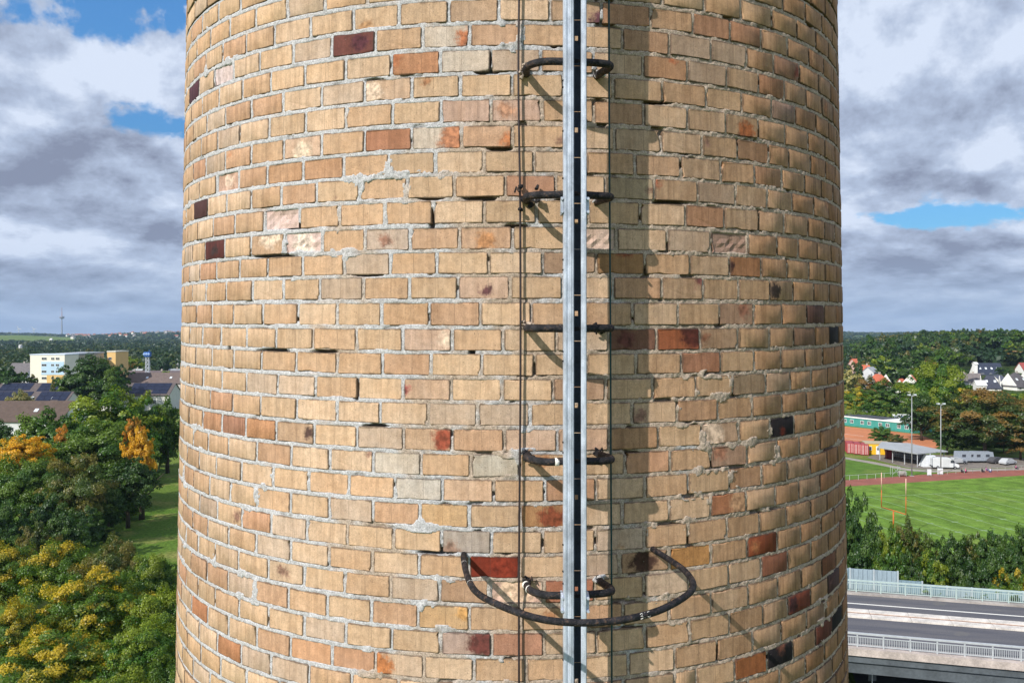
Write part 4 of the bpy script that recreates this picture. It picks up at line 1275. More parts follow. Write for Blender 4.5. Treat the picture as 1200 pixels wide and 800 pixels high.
RT = [
 (994, 428, 40, 340, 'pale', FARC, 'pale yellow tree at the chimney edge'),
 (1018, 441, 44, 325, 'brown', MIDC, 'orange tinged tree in front of the first red roof'),
 (1003, 452, 34, 310, 'yellow', MIDC, 'yellow-green tree below the pale yellow one'),
 (1042, 444, 50, 305, 'green', MIDC, 'round mid green tree left of the two tone tree'),
 (1025, 462, 34, 300, 'light', MIDC, 'green tree in front of the white house wall'),
 (1095, 422, 78, 250, 'light', NEAR, 'tall yellow-green tree behind the left floodlight mast', 10.8),
 (1125, 446, 56, 246, 'yellow', MIDC, 'ochre topped tree leaning out right of the tall one'),
 (1080, 462, 50, 240, 'dark', MIDC, 'dark lower tree between the two floodlight masts'),
 (1154, 453, 112, 207, 'brown', NEAR, 'huge rust and green tree over the parked vehicles', 7.9),
 (1196, 488, 60, 203, 'brown', MIDC, 'lower rust tinged tree at the right edge beside the huge one'),
 (1110, 492, 36, 212, 'dark', MIDC, 'dark green tree behind the white van'),
 (1034, 499, 28, 226, 'green', MIDC, 'bushy green tree between clay court and yellow cabin'),
 (1050, 507, 20, 222, 'olive', MIDC, 'low olive bush right of the bushy green tree'),
 (1128, 506, 40, 216, 'dark', MIDC, 'dark tree behind the caravans, left of the huge rust tree trunk'),
 (1176, 508, 50, 216, 'dark', MIDC, 'dark tree behind the silver car, right of the huge rust tree trunk'),
 (1152, 512, 34, 222, 'dark', MIDC, 'dark tree deep in the shade behind the huge rust tree trunk'),
 (1115, 462, 44, 300, 'dark', FARC, 'dark tree between the ochre tree and the long grey roof'),
 (1148, 456, 30, 330, 'green', FARC, 'green tree just below the white annexe'),
 (1208, 455, 40, 350, 'green', FARC, 'green tree at the right edge below the hipped roof'),
 (1176, 428, 20, 500, 'dark', FARC, 'dark tree touching the right end of the slate roof'),
 (1120, 432, 22, 500, 'green', FARC, 'green tree left of the long grey roof'),
 (1152, 384.5, 44, 620, 'dark', FARC, 'big dark tree whose crown tops the skyline above the slate roof'),
 (1170, 382.5, 52, 600, 'dark', FARC, 'highest dark crown on the skyline at the right'),
 (1190, 386.5, 44, 600, 'green', FARC, 'rounded crown on the skyline near the right edge'),
 (1212, 385, 50, 620, 'dark', FARC, 'dark crown on the skyline at the right edge'),
 (1128, 388.5, 40, 640, 'green', FARC, 'green crown on the skyline left of the highest one'),
 (1108, 390.5, 36, 640, 'dark', FARC, 'dark crown beside the tall conifers'),
 (1018, 393, 40, 600, 'dark', FARC, 'dark crown near the chimney below the far blue hill'),
 (1040, 398, 44, 520, 'dark', FARC, 'broad dark tree above the low red roof'),
 (1062, 396, 46, 540, 'blue', FARC, 'blue-green tree left below the tall conifers'),
 (1084, 401, 56, 480, 'dark', FARC, 'wide dark tree below the tall conifers'),
 (1110, 407, 60, 450, 'green', FARC, 'big green tree above and left of the long grey roof'),
 (1136, 409, 54, 590, 'dark', FARC, 'dark tree just behind the slate roof, left part'),
 (1166, 408, 56, 590, 'green', FARC, 'green tree just behind the slate roof, right part'),
 (1194, 404, 50, 560, 'brown', FARC, 'rust tinged tree above the hipped roof'),
 (1033, 412, 44, 452, 'light', FARC, 'yellow-green tree between the low red roof and the conifers'),
 (1052, 415, 50, 425, 'dark', FARC, 'dark tree above the steep orange-red roof'),
 (1082, 418, 50, 420, 'dark', FARC, 'dark tree right of the steep orange-red roof'),
 (1190, 456, 50, 330, 'light', FARC, 'light green tree below the dark roofed houses'),
 (1170, 458, 40, 300, 'pale', FARC, 'pale green tree behind the huge rust tree'),
]
for row in RT:
    tree(row[0], row[1], row[2], row[3], row[4], row[5], row[6], 'tree', None, row[7] if len(row) > 7 else None)
for k in range(8):
    tree(990 + k * 8, 481 + (k % 3) * 0.7, 12, 284, 'light', FARC, 'yellow-green clipped shrub in the row behind the teal building', 'shrub', 'shrubs behind the teal building', None)
# trees of the park beyond the sports ground
pg = random.Random(5)
kinds = ['dark', 'dark', 'green', 'blue', 'dark', 'green', 'olive', 'light', 'dark', 'brown']
for k in range(230):
    Y = pg.uniform(400, 950); px = pg.uniform(975, 1260)
    if Y < 560 and 1105 < px < 1215: continue
    if Y < 440 and px < 1080: continue
    X = (px - 600) / F * Y; zg = hz(X, Y); H = pg.uniform(13, 19)
    top = HOR + (CAMZ - zg - H) / Y * F
    top = max(top, 384.5 if px > 1095 else (388.5 if px < 1060 else 386.5))
    con = pg.random() < 0.16
    kd = pg.choice(kinds)
    tree(px, top, pg.uniform(9, 15) / Y * 1000 * (0.7 if con else 1), Y, 'blue' if con else kd, CONE if con else FARC,
         ('dark conifer' if con else {'dark': 'dark green', 'green': 'mid green', 'blue': 'blue-green', 'olive': 'olive', 'light': 'light green', 'brown': 'rust tinged'}[kd] + ' broad tree') + (' low in the wood' if Y < 560 else (' halfway up the wood' if Y < 750 else ' high in the wood'))
         + (' beside the chimney' if px < 1030 else (' above the orange-red roofs' if px < 1075 else (' around the tall conifers' if px < 1110 else (' above the slate blue roof' if px < 1165 else ' toward the right edge')))), 'tree', 'trees in the wood beyond the sports ground')
for (px, top, w_, Y, lab) in ((1078, 387.5, 15, 640, 'tall dark conifer standing above the treeline, left one of three'), (1091, 387.5, 17, 640, 'tall dark conifer standing above the treeline, middle one of three'),
                              (1098, 388.5, 15, 660, 'tall dark conifer standing above the treeline, right one of three'), (1050, 393, 20, 560, 'dark pointed fir above the red roofs'), (1007, 410, 16, 430, 'slim fir between the red roofs near the chimney')):
    tree(px, top, w_, Y, 'dark', CONE, lab, 'conifer')
for k in range(46):
    Y = pg.uniform(560, 1100); px = pg.uniform(-60, 230)
    X = (px - 600) / F * Y; H = pg.uniform(11, 17); top = HOR + (CAMZ - hz(X, Y) - H) / Y * F
    kd = pg.choice(['dark', 'green', 'dark', 'blue', 'olive'])
    tree(px, top, pg.uniform(10, 16) / Y * 1000, Y, kd, FARC, {'dark': 'dark green', 'green': 'mid green', 'blue': 'blue-green', 'olive': 'olive'}[kd] + ' tree in the far belt of wood' + (' left of the flats' if px < 35 else (' just over the flats roof' if px < 85 else (' behind the end of the flats' if px < 145 else ' around the lattice mast'))) + (', near' if Y < 760 else ', far'), 'tree', 'trees in the belt of wood beyond the flats')

# shrubs between the playing field and the road
HT = [(999, 568, 46, 92, 'dark', 'tall dark shrub at the chimney edge beside the goal'), (1022, 602, 36, 90, 'green', 'green shrub just left of the goal post foot'), (1012, 628, 50, 85, 'green', 'full green shrub above the tall end of the panel fence'),
      (1044, 616, 34, 88, 'light', 'light green shrub under the goal'), (1040, 640, 46, 84, 'light', 'leafy shrub over the middle of the bright fence panels'), (1062, 608, 32, 90, 'olive', 'olive shrub with a pointed top right of the goal'),
      (1070, 640, 40, 84, 'green', 'green shrub hanging over the step in the panel fence'), (1082, 612, 34, 91, 'olive', 'rust tipped shrub fourth along the field edge'), (1102, 626, 40, 88, 'green', 'round green shrub in the middle of the hedge line'),
      (1094, 648, 40, 83, 'light', 'low light green shrub against the middle of the fence'), (1122, 622, 38, 90, 'dark', 'dark green shrub in the middle of the field edge'), (1142, 618, 36, 91, 'olive', 'brown tipped green shrub past the middle of the field edge'),
      (1128, 648, 44, 84, 'green', 'broad green shrub close behind the far railing'), (1162, 622, 40, 89, 'green', 'green shrub toward the right end of the hedge line'), (1158, 650, 40, 83, 'dark', 'dark shrub just left of the yellow shrub'),
      (1182, 616, 36, 91, 'green', 'tall green shrub second from the right edge'), (1206, 612, 44, 90, 'dark', 'tall dark green shrub at the right edge'), (1188, 662, 44, 82, 'yellow', 'yellow shrub above the creeper at the right'),
      (1180, 640, 44, 86, 'green', 'green shrub behind the yellow one'), (1226, 640, 50, 84, 'green', 'green shrub past the right edge')]
for (cx, top, w_, Y, kd, lab) in HT:
    tree(cx, top, w_ * 1.15, Y, {'light': 'green', 'green': 'dark'}.get(kd, kd) if cx not in (1044, 1094) else kd, MIDC, lab, 'shrub', None, None)

# far woodland: one mass out to the skyline
g = np.random.default_rng(77)
N = 12500
Yf = np.exp(g.uniform(math.log(540), math.log(6500), N)); Pf = g.uniform(-260, 1460, N)
Xf = (Pf - 600) / F * Yf
okm = ~((Yf > 2500) & (Yf < 4300) & (Pf < 92)) & ~((Yf > 1500) & (Yf < 2000) & (Pf < 30))
okm &= ~((Pf > 250) & (Pf < 950) & (g.random(N) < 0.5))
Xf = Xf[okm]; Yf = Yf[okm]; N = len(Xf)
Zg = height(Xf, Yf)
rad = g.uniform(5, 9, N) * np.clip(Yf / 1400, 1, 3.2); Ht = g.uniform(8, 13.5, N)
Ht = np.minimum(Ht, np.maximum(5, 30 + 0.0022 * Yf * (1 + 0.5 * np.sin(Xf / 260.)) - Zg))
nl = 34
idx = np.repeat(np.arange(N), nl)
d = g.normal(size=(N * nl, 3)); d /= np.linalg.norm(d, axis=1)[:, None]; d[:, 2] = np.abs(d[:, 2])
ctr = np.stack([Xf, Yf, Zg + Ht * 0.45], 1)[idx]
Pn = ctr + d * np.stack([rad, rad, Ht * 0.55], 1)[idx] * g.uniform(0.75, 1.05, (N * nl, 1))
nn = d + g.normal(size=d.shape) * 0.35; nn /= np.linalg.norm(nn, axis=1)[:, None]
aa = np.cross(nn, g.normal(size=d.shape)); aa /= np.linalg.norm(aa, axis=1)[:, None]; bb_ = np.cross(nn, aa)
sz = (np.clip(Yf / 900, 1.0, 4.0) * 1.7)[idx][:, None] * g.uniform(0.6, 1.3, (N * nl, 1))
V = np.stack([Pn - aa * sz, Pn - bb_ * sz * 0.7, Pn + aa * sz, Pn + bb_ * sz * 0.7], 1).reshape(-1, 3)
me = quads_mesh('far_woodland', V, np.arange(len(V)).reshape(-1, 4), LEAF)
at_ = me.attributes.new('leafvar', 'FLOAT_VECTOR', 'FACE')
cvar = g.random(N)[idx]
at_.data.foreach_set('vector', np.stack([cvar, g.random(N * nl) * 0.6 + 0.2, np.zeros(N * nl)], 1).astype(np.float32).ravel())
fw = ob('far_woodland', me); fw['kind'] = 'stuff'
fw['tint'] = (0.024, 0.056, 0.018); fw['tint_b'] = (0.075, 0.10, 0.022); fw['turned'] = 0.22

# ------------------------------------------------------------------ buildings
GLASS = plain((0.05, 0.06, 0.08), 0.15, 0, 0.2, 5, 0, 0.8)


def win(parent, x, z, w_, h_, y, frame=(0.7, 0.7, 0.68)):
    """window let into a wall whose face lies at y and looks to -y"""
    mb = MB(); t_ = 0.08
    mb.box(x - w_/2, x + w_/2, y - 0.05, y + 0.1, z - h_/2, z - h_/2 + t_); mb.box(x - w_/2, x + w_/2, y - 0.05, y + 0.1, z + h_/2 - t_, z + h_/2)
    mb.box(x - w_/2, x - w_/2 + t_, y - 0.05, y + 0.1, z - h_/2 + t_, z + h_/2 - t_); mb.box(x + w_/2 - t_, x + w_/2, y - 0.05, y + 0.1, z - h_/2 + t_, z + h_/2 - t_)
    mb.box(x - 0.04, x + 0.04, y - 0.045, y + 0.1, z - h_/2 + t_, z + h_/2 - t_)
    f_ = ob('window', mb.mesh('window', plain(frame)), parent)
    ob('pane', MB().box(x - w_/2 + t_, x + w_/2 - t_, y - 0.02, y + 0.02, z - h_/2 + t_, z + h_/2 - t_).mesh('pane', GLASS), f_)
    return f_


def house(px, pr, Y, wpx, depth, eave, ridge, rot, wallc, roofc, label, along=True, chim=1, wins=2, name='house', cat='house', group=None, sky=0, zb=None, half_hip=False):
    """px: centre column, pr: unused row, Y distance, wpx width in px; ridge along the local x axis if along"""
    X = (px - 600) / F * Y; w_ = wpx / F * Y
    zg = hz(X, Y) if zb is None else zb
    root = empty(name, (X, Y, zg), label, cat, group, R_(rot))
    hw, hd = w_ / 2, depth / 2
    mb = MB(); mb.box(-hw, hw, -hd, hd, -0.5, eave)
    if along:
        for s_ in (-1, 1):
            x0 = s_ * hw
            mb.prism([(x0 - (0.2 if s_ > 0 else 0), -hd, eave), (x0 - (0.2 if s_ > 0 else 0), hd, eave), (x0 - (0.2 if s_ > 0 else 0), 0, ridge)], (0.2, 0, 0))
    else:
        for s_ in (-1, 1):
            y0 = s_ * hd
            mb.prism([(-hw, y0 - (0.2 if s_ > 0 else 0), eave), (hw, y0 - (0.2 if s_ > 0 else 0), eave), (0, y0 - (0.2 if s_ > 0 else 0), ridge)], (0, 0.2, 0))
    ob('wall', mb.mesh('wall', plain(wallc, 0.9, 0, 0.08, 0.6)), root)
    mb = MB(); t_ = 0.22; ov = 0.45
    k_ = (ridge - eave) / (hd if along else hw)
    if along:
        hx = hw - (depth * 0.28 if half_hip else -0.35)
        for s_ in (-1, 1):
            e0 = s_ * (hd + ov); ze = eave - k_ * ov
            mb.V += [(-hw - 0.35, e0, ze), (hw + 0.35, e0, ze), (hx, 0, ridge), (-hx, 0, ridge), (-hw - 0.35, e0, ze + t_), (hw + 0.35, e0, ze + t_), (hx, 0, ridge + t_), (-hx, 0, ridge + t_)]
            b0 = len(mb.V) - 8
            mb.F += [(b0+3, b0+2, b0+1, b0), (b0+4, b0+5, b0+6, b0+7), (b0, b0+1, b0+5, b0+4), (b0+1, b0+2, b0+6, b0+5), (b0+3, b0, b0+4, b0+7)]
        if half_hip:
            for s_ in (-1, 1):
                b0 = len(mb.V)
                mb.V += [(s_ * (hw + 0.35), -(hd + ov), eave - k_ * ov + t_), (s_ * (hw + 0.35), hd + ov, eave - k_ * ov + t_), (s_ * hx, 0, ridge + t_)]
                mb.F += [(b0, b0 + 1, b0 + 2)]
    else:
        for s_ in (-1, 1):
            e0 = s_ * (hw + ov); ze = eave - k_ * ov
            b0 = len(mb.V)
            mb.V += [(e0, -hd - 0.35, ze), (e0, hd + 0.35, ze), (0, hd + 0.35, ridge), (0, -hd - 0.35, ridge), (e0, -hd - 0.35, ze + t_), (e0, hd + 0.35, ze + t_), (0, hd + 0.35, ridge + t_), (0, -hd - 0.35, ridge + t_)]
            mb.F += [(b0+3, b0+2, b0+1, b0), (b0+4, b0+5, b0+6, b0+7), (b0, b0+1, b0+5, b0+4), (b0+1, b0+2, b0+6, b0+5), (b0+3, b0, b0+4, b0+7)]
    roof = ob('roof', mb.mesh('roof', plain(roofc, 0.85, 0, 0.22, 0.9)), root)
    for k in range(chim):
        cx_ = (k + 1) / (chim + 1) * w_ - hw + 0.8
        ob('chimney_stack', MB().box(cx_ - 0.4, cx_ + 0.4, -0.3, 0.5, ridge - 1.0, ridge + 1.1).mesh('chimney_stack', plain((0.4, 0.36, 0.33))), roof)
    for k in range(sky):
        cx_ = (k + 0.5) / sky * w_ * 0.86 - hw * 0.86
        yy = -hd * 0.5; zz = eave + (ridge - eave) * 0.5 + t_
        sl_ = math.atan2(ridge - eave, hd if along else hw)
        s_ = ob('skylight', MB().box(-0.55, 0.55, -0.7, 0.7, 0, 0.12).mesh('skylight', plain((0.65, 0.7, 0.76), 0.3)), roof, (cx_, yy, zz)); s_.rotation_euler = (sl_, 0, 0)
    for k in range(wins):
        xw = (k + 0.5) / wins * w_ * 0.9 - hw * 0.9
        win(root, xw, eave * 0.55, 1.3, 1.3, -hd - 0.005)
    return root


# long terraces with solar panels
def solar(root, w_, hd, eave, ridge, cols, rows_, skip, seed):
    sl_ = math.atan2(ridge - eave, hd); L_s = math.hypot(ridge - eave, hd)
    cw = w_ * 0.97 / cols; ch = L_s * 0.92 / rows_
    me = MB().box(-cw / 2 + 0.05, cw / 2 - 0.05, -ch / 2 + 0.05, ch / 2 - 0.05, 0, 0.07).mesh('solar_panel', plain((0.012, 0.018, 0.045), 0.55, 0.0, 0.35, 1.2, 0, 0.3))
    for c_ in range(cols):
        for r_ in range(rows_):
            if skip(c_, r_): continue
            s_along = (r_ + 0.5) * ch + L_s * 0.04
            p_ = ob('solar_panel', me, root, (-w_ * 0.485 + (c_ + 0.5) * cw, -hd + s_along * math.cos(sl_), eave + s_along * math.sin(sl_) + 0.30))
            p_.rotation_euler = (sl_, 0, 0)
BROWN = (0.135, 0.095, 0.085)
h1 = house(104, 0, 333 + 6, 203, 13, 6.2, 10.3, 0, (0.62, 0.62, 0.60), (0.115, 0.095, 0.095), 'long terrace with dark solar panels on its roof, the one farther back', chim=0, wins=14, name='terrace_house', cat='terrace', sky=5)
solar(h1, 203 / F * 339, 6.5, 6.2, 10.3, 22, 3, lambda c_, r_: c_ in (4, 10) and r_ < 3 and r_ != 9 or (c_ % 4 == 3 and r_ == 0) or c_ == 16, 1)
h2 = house(32, 0, 286 + 6, 108, 13, 6.0, 10.1, 0, (0.62, 0.62, 0.60), (0.115, 0.095, 0.095), 'terrace with solar panels nearer the trees, pale birch in front', chim=0, wins=8, name='terrace_house', cat='terrace', sky=4)
solar(h2, 108 / F * 292, 6.5, 6.0, 10.1, 12, 3, lambda c_, r_: c_ in (7,) or (c_ % 3 == 1 and r_ == 0), 2)
house(24, 0, 243 + 7, 126, 15, 5.2, 10.2, 0, (0.66, 0.67, 0.68), (0.105, 0.075, 0.062), 'terrace with a plain brown roof nearest on the left', chim=0, wins=8, name='terrace_house', cat='terrace', sky=2)
house(176, 0, 436, 96, 14, 5.2, 10.0, 0, (0.55, 0.52, 0.50), (0.15, 0.115, 0.105), 'long hall with faded brown roof right of the dark trees', chim=0, wins=6, name='hall', cat='hall', sky=3)
house(172, 0, 476, 96, 14, 5.2, 9.3, 0, (0.55, 0.52, 0.50), (0.12, 0.095, 0.10), 'darker brown roofed hall just behind the faded one', chim=2, wins=6, name='hall', cat='hall')
house(82, 0, 420, 42, 12, 4.5, 7.8, 0, (0.6, 0.6, 0.58), (0.15, 0.12, 0.11), 'low brown roof seen between the trees below the flats', chim=0, wins=3, cat='house')
house(27, 0, 492, 24, 13, 13.5, 19.0, 0, (0.75, 0.75, 0.74), (0.15, 0.14, 0.145), 'grey roofed white house left of the flats', chim=1, wins=3, zb=-6)
house(4, 0, 440, 14, 10, 4, 8, 0, (0.8, 0.8, 0.8), (0.6, 0.6, 0.62), 'low white roofed house at the left edge', chim=0, wins=2)
house(11, 0, 430, 8, 9, 4, 8.5, 0, (0.7, 0.6, 0.55), (0.45, 0.07, 0.06), 'bright red roofed house by the left edge', chim=0, wins=1)
for i_, (px, Y, wp, rf, lab) in enumerate([(142, 560, 12, (0.45, 0.12, 0.07), 'red roofed house right of the flats'), (163, 600, 12, (0.42, 0.10, 0.06), 'red roofed house left of the lattice mast'), (160, 520, 16, (0.35, 0.38, 0.40), 'low grey roofed shed left of the lattice mast'),
        (183, 600, 9, (0.55, 0.55, 0.55), 'small pale house right of the lattice mast'), (203, 620, 12, (0.6, 0.6, 0.6), 'white house near the chimney edge, upper'), (206, 520, 14, (0.28, 0.30, 0.33), 'grey roofed white shed near the chimney edge, lower'),
        (137, 500, 10, (0.25, 0.2, 0.2), 'small dark roofed house beside the end of the flats')]):
    house(px, 0, Y, wp, 8, 4.5, 8.5, (i_ * 17) % 30 - 15, (0.78, 0.77, 0.74), rf, lab, chim=1, wins=2)
house(24, 0, 1150, 2, 5, 14, 15, 0, (0.85, 0.85, 0.85), (0.6, 0.6, 0.6), 'tiny white gable showing above the far wood', chim=0, wins=0)
house(60, 0, 2500, 2.6, 8, 12, 16, 0, (0.85, 0.85, 0.85), (0.6, 0.6, 0.6), 'tiny white farmhouse beyond the green field', chim=0, wins=0)

# block of flats: yellow gable with a blue field, long wing running away
YG = 372
fl = empty('apartment_block', ((55.5 - 600) / F * YG, YG, 0), 'yellow and white block of flats with a pale blue painted field', 'flats', None, R_(0))
gw = 40.5 / F * YG; top_ = CAMZ - (416 - HOR) / F * YG
ob('wall', MB().box(-gw / 2, gw / 2, 0, 12, 0, top_).mesh('wall', plain((0.85, 0.81, 0.70), 0.9, 0, 0.05, 0.3)), fl)
def fz(py): return CAMZ - (py - HOR) / F * YG
def fx(px): return (px - 55.5) / F * YG
ob('blue_field', MB().box(fx(48.5), fx(75), -0.12, 0.0, fz(439), fz(423.6)).mesh('blue_field', plain((0.50, 0.68, 0.84), 0.9, 0, 0.05, 0.3)), fl)
ob('orange_field', MB().box(fx(55), fx(75.5), -0.10, 0.0, fz(449), fz(439.4)).mesh('orange_field', plain((0.74, 0.50, 0.20), 0.9, 0, 0.05, 0.3)), fl)
ob('parapet', MB().box(-gw / 2 - 0.15, gw / 2 + 0.15, -0.15, 12.1, top_, top_ + 0.45).mesh('parapet', plain((0.62, 0.70, 0.80), 0.6)), fl)
for k in range(5):
    for (px, w_) in ((51.8, 2.1), (61.8, 1.3), (67.5, 1.5)):
        win(fl, fx(px), fz(420 + 7.6 * k), w_, 1.0, -0.13)
# wing
Xw0 = (76 - 600) / F * YG; 
p0 = Vector(((75.8 - 600) / F * YG, YG, 0)); p1 = Vector(((121.5 - 600) / F * 424, 424, 0))
dw = (p1 - p0); Lw = dw.length; aw = math.atan2(dw.y, dw.x)
wg = ob('wing', MB().box(2.5, Lw, -0.0, 11, 0, top_ - 0.4).mesh('wing', plain((0.50, 0.44, 0.34), 0.9, 0, 0.1, 0.3)), fl)
wg.location = p0 - Vector(fl.location); wg.rotation_euler = (0, 0, aw)
rf_ = ob('wing_roof', MB().box(2.2, Lw + 0.3, -0.3, 11.3, top_ - 0.4, top_ + 0.35).mesh('wing_roof', plain((0.34, 0.37, 0.42), 0.6)), fl)
rf_.location = wg.location; rf_.rotation_euler = wg.rotation_euler
for k in range(18):
    for s_ in range(5):
        w__ = win(wg, 4.5 + k * (Lw - 7) / 17, top_ - 2.2 - s_ * 2.8, 1.5, 1.3, -0.01)
YE = 420
eb = ob('end_block', MB().box((125.5 - 600) / F * YE, (135.5 - 600) / F * YE, YE, YE + 14, 0, CAMZ - (412.4 - HOR) / F * YE).mesh('end_block', plain((0.78, 0.52, 0.22), 0.9, 0, 0.06, 0.3)), fl)
eb.location = -Vector(fl.location)
ob('end_cap', MB().box((125.3 - 600) / F * YE, (135.8 - 600) / F * YE, YE - 0.2, YE + 14.2, CAMZ - (412.4 - HOR) / F * YE, CAMZ - (411.8 - HOR) / F * YE + 0.3).mesh('end_cap', plain((0.7, 0.68, 0.6))), fl).location = -Vector(fl.location)
wv = win(fl, (129 - 600) / F * YE - fl.location.x, CAMZ - (420 - HOR) / F * YE, 1.6, 1.3, YE - fl.location.y - 0.01)

# lattice mast with a blue head
YM = 455
mt = empty('lattice_mast', ((173 - 600) / F * YM, YM, 0), 'white lattice mast with a blue head rising behind the brown roofs', 'mast')
mb = MB(); Hm = CAMZ - (417 - HOR) / F * YM
for sx in (-1, 1):
    for sy in (-1, 1):
        mb.tube([(sx * 1.0, sy * 1.0, 0), (sx * 0.75, sy * 0.75, Hm)], 0.16, 5)
for k in range(9):
    z0 = k * Hm / 9; z1 = (k + 1) * Hm / 9; s0 = 1.0 - 0.25 * k / 9
    for (ax, ay, bx_, by_) in ((-1, -1, 1, -1), (1, -1, 1, 1), (1, 1, -1, 1), (-1, 1, -1, -1)):
        mb.tube([(ax * s0, ay * s0, z0), (bx_ * s0, by_ * s0, z1)], 0.10, 4); mb.tube([(ax * s0, ay * s0, z1), (bx_ * s0, by_ * s0, z1)], 0.10, 4)
ob('frame', mb.mesh('frame', plain((0.60, 0.64, 0.70), 0.5)), mt)
BLUEM = plain((0.03, 0.12, 0.42), 0.5)
hd_ = ob('head', MB().box(-1.5, 1.5, -1.3, 1.3, Hm - 0.3, Hm + 2.2).mesh('head', BLUEM), mt)
for s_ in (-1, 0, 1):
    ob('dish', MB().tube([(s_ * 1.2, -1.5, Hm + 1.0), (s_ * 1.2, -1.7, Hm + 1.0)], [0.7, 0.5], 12).mesh('dish', plain((0.30, 0.45, 0.75), 0.4)), hd_)
ob('antenna', MB().tube([(0.8, 0, Hm + 2.2), (0.8, 0, Hm + 3.4)], 0.15, 5).mesh('antenna', BLUEM), mt)

# far radio tower and two wind turbines
YR = 5200
rt_ = empty('radio_tower', ((72.5 - 600) / F * YR, YR, hz((72.5 - 600) / F * YR, YR)), 'slender radio tower with a round cabin on the skyline', 'radio tower')
zt = CAMZ - (360 - HOR) / F * YR - rt_.location.z; zcab = CAMZ - (372 - HOR) / F * YR - rt_.location.z
ob('shaft', MB().tube([(0, 0, 0), (0, 0, zcab)], [4.2, 2.6], 12).mesh('shaft', plain((0.28, 0.29, 0.32))), rt_)
ob('cabin', MB().tube([(0, 0, zcab - 8), (0, 0, zcab - 3), (0, 0, zcab + 5), (0, 0, zcab + 9)], [4, 14, 14, 7], 16).mesh('cabin', plain((0.25, 0.26, 0.30))), rt_)
ob('antenna', MB().tube([(0, 0, zcab + 9), (0, 0, zcab + 30), (0, 0, zt)], [2.4, 2.0, 1.2], 8).mesh('antenna', plain((0.42, 0.25, 0.24))), rt_)
for px, top, lab in ((22, 383.5, 'white wind turbine on the far skyline nearer the left edge'), (40, 384, 'white wind turbine on the far skyline nearer the radio tower')):
    YT = 6200; X = (px - 600) / F * YT
    wt = empty('wind_turbine', (X, YT, hz(X, YT)), lab, 'wind turbine'); zt = CAMZ - (top + 1.5 - HOR) / F * YT - wt.location.z
    ob('tower', MB().tube([(0, 0, 0), (0, 0, zt)], [2.6, 1.6], 8).mesh('tower', PAINT_W), wt)
    ob('nacelle', MB().box(-2, 2, -5, 4, zt - 1.8, zt + 1.8).mesh('nacelle', PAINT_W), wt)
    for k in range(3):
        a_ = R_(90 + 120 * k + px)
        ob('blade', MB().tube([(0, -5.4, zt), (math.cos(a_) * 10, -5.4, zt + math.sin(a_) * 10), (math.cos(a_) * 26, -5.4, zt + math.sin(a_) * 26)], [1.2, 1.5, 0.3], 5).mesh('blade', PAINT_W), wt)
# houses on the far ridge
hg = random.Random(9)
hm_w = MB().box(-6, 6, -4, 4, -2, 6).mesh('wall', plain((0.72, 0.70, 0.66)))
rfm = []
for c_ in ((0.32, 0.13, 0.09), (0.22, 0.20, 0.21)):
    mb = MB(); mb.prism([(-6.5, -4.6, 5.8), (-6.5, 4.6, 5.8), (-6.5, 0, 11)], (13, 0, 0)); rfm.append(mb.mesh('roof', plain(c_)))
for k in range(70):
    if k < 52: px, Y = hg.uniform(70, 216), hg.uniform(4300, 4900)
    else: px, Y = hg.uniform(80, 216), hg.uniform(3300, 4200)
    X = (px - 600) / F * Y
    r_ = empty('house', (X, Y, hz(X, Y) + hg.uniform(3, 9)), ('tiny pale house on the crest of the far ridge' if Y > 4300 else 'tiny pale house low on the slope of the far ridge') + (' near the radio tower' if px < 110 else (' above the flats' if px < 160 else ' beside the chimney')), 'house', 'houses on the far ridge', hg.uniform(-0.6, 0.6))
    s_ = hg.uniform(0.8, 1.5); r_.scale = (s_, s_, 1.0)
    ob('wall', hm_w, r_); ob('roof', hg.choice(rfm), r_)

# right-hand houses in the wood
RED = (0.50, 0.135, 0.075); SLATE = (0.035, 0.045, 0.075); GREYR = (0.10, 0.095, 0.105)
WH = (0.78, 0.78, 0.76)
def rh(px, ridge_row, Y, wpx, depth, hh, rot, wc, rc, lab, along=True, **kw):
    X = (px - 600) / F * Y
    zr_ = CAMZ - (ridge_row - HOR) / F * Y
    zg = hz(X, Y)
    r_ = max(6.0, zr_ - zg)
    return house(px, 0, Y, wpx, depth, r_ - hh, r_, rot, wc, rc, lab, along, **kw)
rh(1029, 438.5, 400, 21, 10, 4.6, 12, WH, RED, 'orange-red roofed house with a chimney, leftmost of the near ones', chim=1, wins=2, half_hip=True)
rh(1067, 438, 372, 14, 10, 6.2, 60, WH, RED, 'steep orange-red roof beside the tall yellow-green tree', chim=0, wins=1, half_hip=True)
rh(1056, 444, 388, 5, 7, 4, 30, WH, RED, 'small red gable left of the steep red roof', chim=0, wins=1)
rh(1001, 420.5, 470, 6, 8, 3.5, 20, (0.6, 0.4, 0.35), RED, 'small red roof between trees near the chimney', chim=0, wins=1)
rh(1014, 428, 450, 8, 7, 2.6, -10, WH, RED, 'low red roof with white gable right of the small one', chim=1, wins=1)
rh(1020, 430, 445, 9, 7, 2.4, 30, (0.6, 0.62, 0.66), (0.3, 0.32, 0.36), 'grey roof beside the low red one', chim=0, wins=1)
rh(1021, 455.5, 330, 17, 8, 1.6, 0, (0.82, 0.82, 0.82), (0.7, 0.7, 0.7), 'white walled house glimpsed between the orange and green trees', chim=0, wins=3)
rh(1156, 425.5, 520, 30, 11, 6.5, -4, WH, SLATE, 'large slate blue roof with white gable edge and roof lights', chim=0, wins=3, sky=4)
rh(1142.5, 424.5, 517, 3.2, 3, 0.8, 0, (0.85, 0.85, 0.85), (0.8, 0.8, 0.8), 'tall white chimney wall at the left of the slate roof', chim=0, wins=0)
